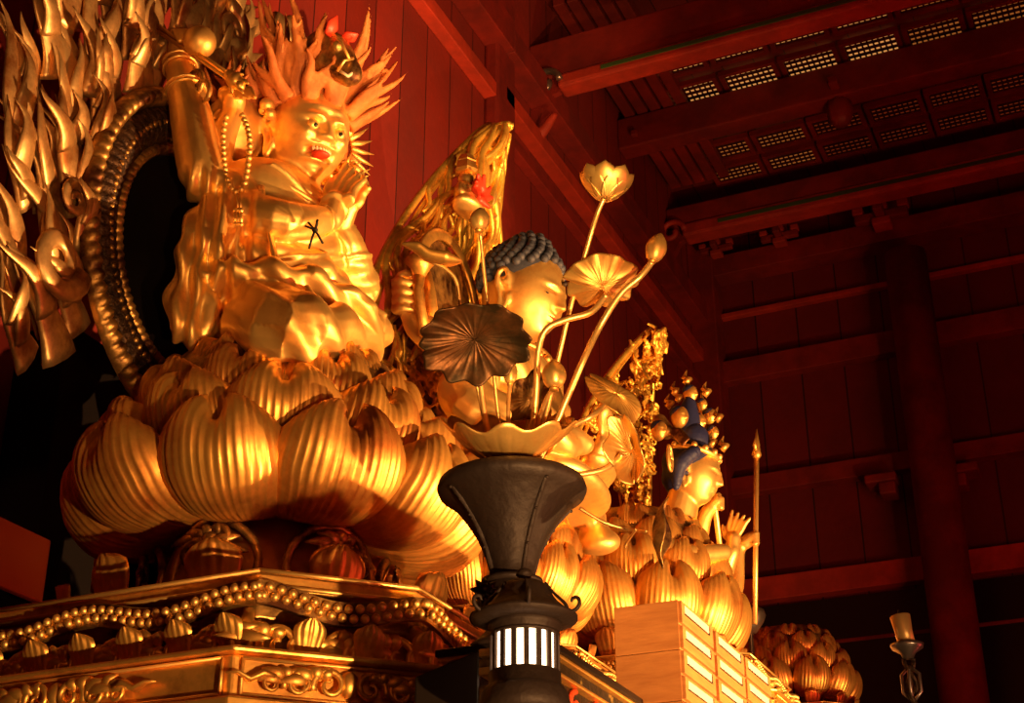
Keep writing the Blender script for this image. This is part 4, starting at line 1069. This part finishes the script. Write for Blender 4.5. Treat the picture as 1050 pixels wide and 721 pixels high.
t = leaf('lotus_leaf', V(670, 546, 4.5), RT*.9+camdir*.25, .105, .3, 'withered dark lotus leaf hanging down in front of the bright lotus seat', M['gold_dark'], waves=4, wamp=.06, stretch=(1.0, .34), up=V3, seed=8, fold=.6)
stalk(t, [(663, 545, 4.5), (645, 543), (620, 536), (594, 521)], .005); stalk(t, [(652, 543, 4.52), (643, 556), (641, 562)], .004)
# rolled leaf high on the left
t = empty('rolled_leaf', V(462, 276), 'rolled unopened lotus leaf on a curved stalk in front of the middle halo', 'lotus leaf')
q, r_ = catmull([V(412, 250), V(428, 254), V(440, 262), V(458, 266), V(474, 268)], [.004, .026, .030, .036, .004], 8)
build(MB().tube(q, r_, 14, flat=.6, up=V3), 'leaf_blade', M['gold'], t)
stalk(t, [(443, 268), (460, 278), (469, 292), (474, 330), (490, 400), (510, 498)], .006)
def bud(px, py, d, h, w, tilt, label, st, r=.008):
    c = V(px, py, d); ax = (V3+RT*tilt).normalized(); t = empty('lotus_bud', c, label, 'lotus bud')
    prof = [(.10*w, -.5*h), (.70*w, -.36*h), (1.0*w, -.08*h), (.86*w, .18*h), (.50*w, .38*h), (.02*w, .54*h)]
    P, _ = catmull([(a, 0, b) for a, b in prof], None, 6)
    mx = V3.rotation_difference(ax).to_matrix(); mb = MB()
    mb.lathe([(p.x, p.z) for p in P], c, 40, mod=lambda a, v: 1+.07*abs(math.sin(2.5*(a+v*1.1)))-.04, axis=ax); build(mb, 'bud_petals', M['gold_bright'], t)
    build(MB().ball(c-ax*.5*h, (w*.42, w*.42, w*.25)), 'calyx', M['gold'], t)
    q, rr_ = catmull([c-ax*.5*h]+[V(*p) if len(p) == 3 else V(p[0], p[1]) for p in st], r, 8); build(MB().tube(q, rr_, 8), 'stalk', M['stalk'], t)
bud(673, 254, 4.55, .100, .031, .30, 'lotus bud on the long bright stalk reaching farthest to the right', [(656, 284, 4.55), (636, 302, 4.55), (615, 335, 4.55), (598, 370), (580, 412), (568, 440), (540, 498)], .010)
bud(568, 384, 4.55, .095, .036, .0, 'plump lotus bud in the middle of the bouquet', [(562, 406, 4.55), (553, 430), (536, 498)], .007)
bud(523, 381, 4.55, .085, .022, .02, 'slim lotus bud just right of the dark leaf', [(522, 404, 4.55), (521, 440), (524, 498)], .006)
bud(492, 225, 4.62, .080, .030, .05, 'lotus bud rising in front of the middle flame halo', [(493, 245, 4.62), (497, 285, 4.62), (503, 340, 4.62), (508, 400, 4.62), (519, 498)], .006)
# open flower
c = V(620, 199, 4.6); ax = (V3+RT*.12+camdir*.1).normalized()
t = empty('lotus_flower', c, 'open gold lotus flower on the tallest stalk of the vase', 'lotus flower')
mx = V3.rotation_difference(ax).to_matrix()
def fpetal(az, open_, L, w):
    mb = MB(); N = Vector((math.cos(az), math.sin(az), 0)); U = Vector((-N.y, N.x, 0))
    def fn(i, j):
        u = i*2-1; v = j; th = open_*math.sin(v*1.9); wd = w*math.sin(PI*min(1, .08+v*.90))**.7*(1 if v < .85 else max(.08, (1-v)/.15))
        p = N*(.012+L*.75*math.sin(v*1.7)*open_)+V3*(L*v*(1-.25*open_)-.02)+U*(u*wd)-N*(u*u*.35*wd)
        return c+mx@p
    mb.grid(fn, 13, 14); return mb
for k in range(6): build(fpetal(k*PI/3, .40, .115, .040), 'petal', M['gold_bright'], t, solid=.003)
for k in range(8): build(fpetal(k*PI/4+.3, .80, .115, .042), 'petal', M['gold_bright'], t, solid=.003)
for k in range(3): build(fpetal(k*PI*2/3+.5, .12, .115, .038), 'petal', M['gold_bright'], t, solid=.003)
q, rr_ = catmull([c-ax*.015, V(613, 218, 4.6), V(606, 240, 4.6), V(597, 272, 4.62), V(585, 315, 4.66), V(572, 370, 4.68), V(556, 440, 4.66), V(533, 498)], .0075, 8)
build(MB().tube(q, rr_, 8), 'stalk', M['stalk'], t)

# ================================================================== lit lantern
LD = 3.9; l0 = at_d(538, 660, LD); lc = Vector((l0.x, l0.y, 0)); ls = LD/F
def lz(py):
    f_ = -sY*lc.x+cY*lc.y; kk = (360.5-py)/F; return CAMZ+f_*(sT+kk*cT)/(cT-kk*sT)
t = empty('metal_lantern', (lc.x, lc.y, lz(760)), 'round dark bronze lantern with glowing vertical slits in front of the altar', 'lantern')
L_ = lambda lst: [(r*ls, lz(y)) for r, y in lst][::-1]
build(MB().lathe(L_([(2, 583), (7, 585), (9, 590), (5, 594), (10, 597), (20, 599), (26, 604), (30, 612), (36, 620), (46, 628), (55, 633), (55, 636), (44, 640), (37, 641)]), (lc.x, lc.y, 0), 56), 'domed_roof', M['bronze'], t)
build(MB().lathe(L_([(37, 638), (38, 641), (38, 645), (36, 646), (36, 651), (35, 652)]), (lc.x, lc.y, 0), 56), 'upper_band', M['bronze'], t)
build(MB().lathe(L_([(35, 690), (37, 691), (37, 704), (40, 706), (44, 712), (46, 722), (46, 730), (40, 734), (14, 738), (12, 760)]), (lc.x, lc.y, 0), 56), 'lower_band', M['bronze'], t)
build(MB().lathe(L_([(32, 648), (32, 694)]), (lc.x, lc.y, 0), 56), 'glowing_cylinder', M['glow'], t)
nb = 17
for k in range(nb):
    a = 2*PI*k/nb; N = Vector((math.cos(a), math.sin(a), 0)); mb = MB()
    mb.box(lc+N*34.5*ls+V3*(lz(649)+lz(692))/2, (.007, .0135, lz(649)-lz(692)), mx=Matrix.Rotation(a, 3, 'Z')); build(mb, 'slat', M['bronze'], t, False)
build(MB().lathe([(36*ls, lz(650)), (36.3*ls, lz(653))], (lc.x, lc.y, 0), 56), 'upper_band', M['bronze'], t)
for k in range(6):
    a = VA+.95+k*PI/3; N = Vector((math.cos(a), math.sin(a), 0)); ap = lc+N*50*ls+V3*lz(633); mb = MB()
    pts = [lc+N*24*ls+V3*lz(601), lc+N*34*ls+V3*lz(613), lc+N*46*ls+V3*(lz(625)), ap, ap+N*.018, ap+N*.030+V3*.014, ap+N*.026+V3*.030, ap+N*.012+V3*.032, ap+N*.008+V3*.022]
    q, rr_ = catmull(pts, [.004, .004, .0045, .0055, .0055, .0055, .005, .0045, .003], 5); mb.tube(q, rr_, 8); build(mb, 'roof_rib_hook', M['bronze'], t)
# pierced dark ornament beside the roof
c = at_d(497, 606, 4.15); mb = MB(); rr = random.Random(2)
for k in range(9):
    a = k*.75; d = (RT*math.cos(a)+V3*math.sin(a)); mb.tube([c, c+d*.022+camdir*.01, c+d*.040], [.014, .011, .002], 6)
mb.ball(c, .024); mb.tube([c, c-V3*.06+RT*.03, c-V3*.10+RT*.05], .008, 6)
o = build(mb, 'spiky_finial', M['black'], None); tag(o, 'spiky black finial just left of the lantern roof', 'finial')
# lantern stand down to the floor
build(MB().lathe([(.20, 0), (.20, .04), (.12, .08), (.05, .16), (.035, .5), (.045, .9), (.03, 1.0), (.03, lz(755))], (lc.x, lc.y, 0), 32), 'stem', M['bronze'], t)

# ================================================================== lacquer offering table behind the lantern
tc = Vector((-1.62, 3.84, zpx(668))); tt = tc.z
def table(c, wx, wy, top, label, scroll=True):
    """corner c (near right), extends -X by wx and +Y by wy"""
    t = empty('altar_table', (c.x-wx/2, c.y+wy/2, 0), label, 'table')
    s_ = lambda a, e, z0, z1, nm, m: build(MB().span((c.x-wx-e, c.y-e, z0), (c.x+e, c.y+wy+e, z1)), nm, m, t, False, bevel=.004)
    s_(0, .02, top-.022, top, 'table_top', M['black']); s_(0, .012, top-.034, top-.022, 'gold_edge', M['gold'])
    s_(0, -.005, top-.07, top-.034, 'moulding', M['lacquer']); s_(0, .006, top-.082, top-.07, 'gold_edge', M['gold'])
    s_(0, -.02, top-.30, top-.082, 'apron', M['lacquer'])
    for sx in (0, 1):
        for sy in (0, 1):
            x = c.x-.05-sx*(wx-.1); y = c.y+.05+sy*(wy-.1)
            build(MB().span((x-.04, y-.04, 0), (x+.04, y+.04, top-.30)), 'leg', M['black'], t, False, bevel=.005)
    for k in range(4):
        mb = MB(); O = Vector((c.x-.012, c.y+.10+k*.155, top-.135)); sp = scroll_pts(0, 0, .045, 1.3, 1 if k % 2 else -1, 1.5)
        mb.tube([O+Yv*x+V3*z for x, z in sp], [.009*(1-.5*i/25) for i in range(26)], 8); build(mb, 'red_scroll', M['vermil'], t)
    mb = MB(); O = Vector((c.x-.07, c.y-.001+.012, top-.125)); sp = scroll_pts(0, 0, .055, 1.3, 1, .5); mb.tube([O+Xv*x+V3*z for x, z in sp], [.011*(1-.5*i/25) for i in range(26)], 8); build(mb, 'red_scroll', M['vermil'], t)
    return t
M['vermil'] = mat('vermilion_scroll', (.85, .10, .03), 0, .35)
table(tc, .31, .74, tt, 'black lacquer altar table with gold edges and red scrolls between lantern and drawers')
# sloping dark board at the left of the lantern
a = at_d(425, 694, 4.1); b = at_d(492, 666, 4.1); mb = MB()
n_ = (b-a).normalized(); bk = Yv*.22
vs = [a, b, b-V3*.35, a-V3*.35]; mb.add([tuple(p) for p in vs]+[tuple(p+bk) for p in vs], [(0, 1, 2, 3), (7, 6, 5, 4), (0, 4, 5, 1), (1, 5, 6, 2), (2, 6, 7, 3), (3, 7, 4, 0)])
t = empty('lectern_board', (a+b)/2-V3*1.0, 'sloping black reading stand with gold end cap left of the lantern', 'stand')
t.location = Vector(((a.x+b.x)/2, (a.y+b.y)/2+.2, 0))
build(mb, 'sloping_side', M['black'], t, False, bevel=.006)
for k, (dz, m) in enumerate([(0, 'gold'), (-.028, 'gold_dark'), (-.05, 'gold'), (-.10, 'gold_dark')]):
    build(MB().span(b+Vector((-.002, -.004, dz-.022 if k < 3 else dz-.2)), b+Vector((.045+.006*(k % 2), .21, dz))), 'gold_end_cap', M[m], t, False, bevel=.003)
build(MB().span((a.x+.05, a.y+.04, 0), (b.x-.02, a.y+.16, a.z-.34)), 'stand_post', M['black'], t, False)

# ================================================================== small wooden drawer cabinets
kc = at_d(698, 614, 5.0); wx, dw, dh = .235, .20, .092
kx, ky, kz = kc.x, kc.y, kc.z
# derive widths from the picture
ya = at_x(731, 640, kx).y-ky; print('drawer width', ya, 'x width', kx-at_y(629, 624, ky).x, 'label h', (at_y(698, 614, ky).z-at_y(701, 665, ky).z)/2)
dw = ya; wx = kx-at_y(629, 624, ky).x; dh = (kz-at_y(701, 665, ky).z)/2
cab = []
def cabinet(x, y, z, label, dy=0):
    t = empty('drawer_cabinet', (x-wx/2, y+dw/2, z), label, 'cabinet'); g = .004
    build(MB().span((x-wx, y+.002, z+.001), (x-.012, y+dw-.002, z+2*dh-.001)), 'case', M['wood'], t, False, bevel=.002)
    for j in range(2):
        z0_ = z+j*dh
        dr = build(MB().span((x-.02, y+.006, z0_+.005), (x, y+dw-.006, z0_+dh-.004)), 'drawer', M['wood'], t, False, bevel=.0015)
        zc = z0_+dh*.66; hh = dh*.17; y0_ = y+dw*.10; y1_ = y+dw*.84
        build(MB().span((x-.001, y0_, zc-hh), (x+.0015, y1_, zc+hh)), 'paper_label', M['paper'], dr, False)
        mb = MB(); e = .003
        mb.span((x-.001, y0_-e, zc-hh-e), (x+.004, y1_+e, zc-hh)); mb.span((x-.001, y1_, zc-hh), (x+.004, y1_+e, zc+hh))
        build(mb, 'label_frame', M['bronze'], dr, False)
    return t
names = ['nearest', 'middle', 'farthest']
lv = ['upper', 'second', 'third', 'lowest']
ztab = kz-2*dh*3
for i in range(3):
    off = [0, dw*1.06, dw*2.10][i]; drop = [0, .004, .0][i]
    for j in range(3):
        cabinet(kx, ky+off, kz-2*dh*(j+1)-drop, '%s wooden two drawer cabinet with paper labels in the %s stack' % (['topmost', 'second from top', 'lowest'][j], names[i]))
t = empty('offering_table', (kx-.1, ky+.4, 0), 'plain dark table under the stacked wooden drawer cabinets', 'table')
build(MB().span((kx-.27, ky-.02, ztab-.04), (kx+.1, ky+dw*3.6, ztab-.004)), 'table_top', M['black'], t, False, bevel=.004)
for sx in (-.24, .05):
    for sy in (.0, dw*3.5): build(MB().span((kx+sx-.02, ky+sy-.02, 0), (kx+sx+.02, ky+sy+.02, ztab-.04)), 'leg', M['black'], t, False)
# folded paper at the foot of the drawers
p = at_d(690, 704, 4.9); mb = MB(); mb.add([p, p+Vector((.10, 0, -.08)), p+Vector((.02, 0, -.12)), p+Vector((-.03, 0, .03))], [(0, 1, 2, 3)])

# small incense burner at the top of the right lotus
c = at_d(768, 632, 11.0); o = build(MB().lathe([(.05, -.12), (.10, -.05), (.12, 0), (.11, .04), (.05, .05)], c, 24), 'bronze_bowl', M['pewter'], None)
tag(o, 'small bronze bowl between the bright lotus seat and the small one at the right', 'bowl')
build(MB().lathe([(.14, 0), (.10, .05), (.025, .12), (.02, c.z-.12-2.0)], (c.x, c.y, 2.0), 20), 'bowl_stand', M['pewter'], o)

# ================================================================== candle on a stand
CDp = 3.9; c = at_d(930, 662, CDp); cs = CDp/F
t = empty('candle_holder', (c.x, c.y, 0), 'wrought candle stand with a round drip tray at the lower right', 'candle stand')
build(MB().lathe([(r*cs, z*cs) for r, z in [(5, -14), (8, -8), (16, -3), (17, 1), (14, 1), (8, -1), (.5, 0)]], c, 40), 'drip_tray', M['pewter'], t)
mb = MB(); b0 = c-V3*14*cs
for sg in (0, PI): mb.tube([b0-V3*k*.012+Vector((.012*math.cos(sg+k*.55), .012*math.sin(sg+k*.55), 0)) for k in range(34)], .0055, 8)
build(mb, 'twisted_stem', M['bronze_ring'], t)
mb = MB()
for k in range(4):
    a = k*PI/2; mb.tube([b0-V3*.02, b0-V3*.04+Vector((.022*math.cos(a), .022*math.sin(a), 0)), b0-V3*.085+Vector((.022*math.cos(a), .022*math.sin(a), 0)), b0-V3*.11], .0045, 6)
build(mb, 'cage_knot', M['pewter'], t)
zb_ = (b0-V3*.40).z; build(MB().lathe([(.16, 0), (.15, .03), (.03, .06), (.014, .3), (.012, zb_)], (c.x, c.y, 0), 24), 'lower_post', M['bronze'], t)
cdl = empty('candle', c, 'thick gilt candle leaning slightly on the drip tray of the stand', 'candle')
axc = (V3-RT*.12).normalized()
build(MB().lathe([(9*cs, 1*cs), (9*cs, 15*cs), (10.5*cs, 31*cs), (9.5*cs, 32*cs), (2*cs, 31*cs)], c, 32, axis=axc), 'wax_body', M['wax'], cdl)
build(MB().tube([c+axc*30*cs, c+axc*34*cs, c+axc*38*cs], [.0035, .004, .001], 8), 'wick', M['black'], cdl)
# black screen added for the unlit wall at the far left, with brown crates
p = at_x(100, 600, -4.25)
o = build(MB().span((WX+.02, p.y-.25, 2.0), (WX+.30, p.y+.9, at_x(100, 350, -4.4).z)), 'shade_screen', M['void'], None, False); tag(o, 'added black screen standing for the shade behind the first lotus seat', 'screen')
p = at_d(148, 585, 6.4); o = build(MB().span(p-Vector((.15, .15, .12)), p+Vector((.15, .15, .12))), 'wooden_crate', M['wallred'], None, False, bevel=.01); o.location.z += 0
tag(o, 'dull reddish wooden crate in the shadow left of the lotus neck', 'crate')

p = at_x(36, 578, -4.35); o = build(MB().span(p-Vector((.02, .28, .16)), p+Vector((.02, .06, .12))), 'lit_patch_board', M['vermil'], None, False, bevel=.01); tag(o, 'red board added for the lit patch of wall at the far left', 'board')  # added board standing in for a lit patch of the wall
build(MB().span((p.x-.02, p.y-.05, 2.0), (p.x+.02, p.y+.0, p.z-.24)), 'board_post', M['void'], o, False)
# ================================================================== light
w = bpy.data.worlds.new('world'); bpy.context.scene.world = w; w.use_nodes = True
w.node_tree.nodes['Background'].inputs[0].default_value = (.10, .016, .006, 1); w.node_tree.nodes['Background'].inputs[1].default_value = .10
def spot(name, loc, tgt, power, color, size, blend=.3, r=.08):
    l = bpy.data.lights.new(name, 'SPOT'); l.energy = power; l.color = color; l.spot_size = R(size); l.spot_blend = blend; l.shadow_soft_size = r
    o = bpy.data.objects.new(name, l); COL.objects.link(o); o.location = loc
    o.rotation_euler = (Vector(tgt)-Vector(loc)).to_track_quat('-Z', 'Y').to_euler(); return o
def area(name, loc, tgt, power, color, size):
    l = bpy.data.lights.new(name, 'AREA'); l.energy = power; l.color = color; l.size = size
    o = bpy.data.objects.new(name, l); COL.objects.link(o); o.location = loc
    o.rotation_euler = (Vector(tgt)-Vector(loc)).to_track_quat('-Z', 'Y').to_euler(); return o
spot('front_spotlight', (1.2, -.2, .9), (-3.5, 4.6, 7.1), 850, (1.0, .50, .17), 38, .8, .04)
spot('side_spotlight', (4.0, 7.2, .8), (-3.0, 6.9, 3.75), 6500, (1.0, .52, .18), 56, .5, .05)
spot('altar_fill', (1.8, 1.2, .8), (-2.35, 4.15, 2.75), 1600, (1.0, .52, .19), 27, .6, .05)  # added lamp, brightens the front of the first pedestal
spot('halo_fill', (3.2, 3.0, .8), (-4.0, 7.5, 6.6), 2300, (1.0, .50, .17), 36, .35, .04)  # added lamp for the middle halo and the shadow it throws
spot('far_fill', (1.6, 8.2, .9), (-3.0, 10.2, 4.5), 1000, (1.0, .55, .2), 66, .5, .05)  # added lamp, brightens the two lotus seats at the right
spot('board_fill', (-1.5, -1.5, 2.6), (-4.35, 4.6, 3.72), 260, (1.0, .4, .2), 7, .5, .02)  # added narrow lamp that lights only the red board
spot('flower_fill', (.6, 1.6, 1.2), (-1.25, 3.85, 3.95), 1100, (1.0, .56, .2), 24, .5, .05)  # added lamp, brightens the gilt bouquet
spot('candle_fill', (2.5, .8, 1.0), (-.64, 3.9, 2.8), 260, (1.0, .6, .3), 16, .5, .05)  # added lamp shining on the candle, not the candle's own light
l = area('warm_fill', (1.5, -2.5, 4.5), (-3.1, 5, 4.6), 24, (1.0, .26, .07), 4.0); l.data.shape = 'DISK'
area('hall_fill', (4, 6, 1.5), (-1, 15, 9), 190, (1.0, .09, .07), 3.0)
vs = bpy.context.scene.view_settings
vs.view_transform = 'Standard'; vs.look = 'None'; vs.exposure = 0; vs.gamma = 1
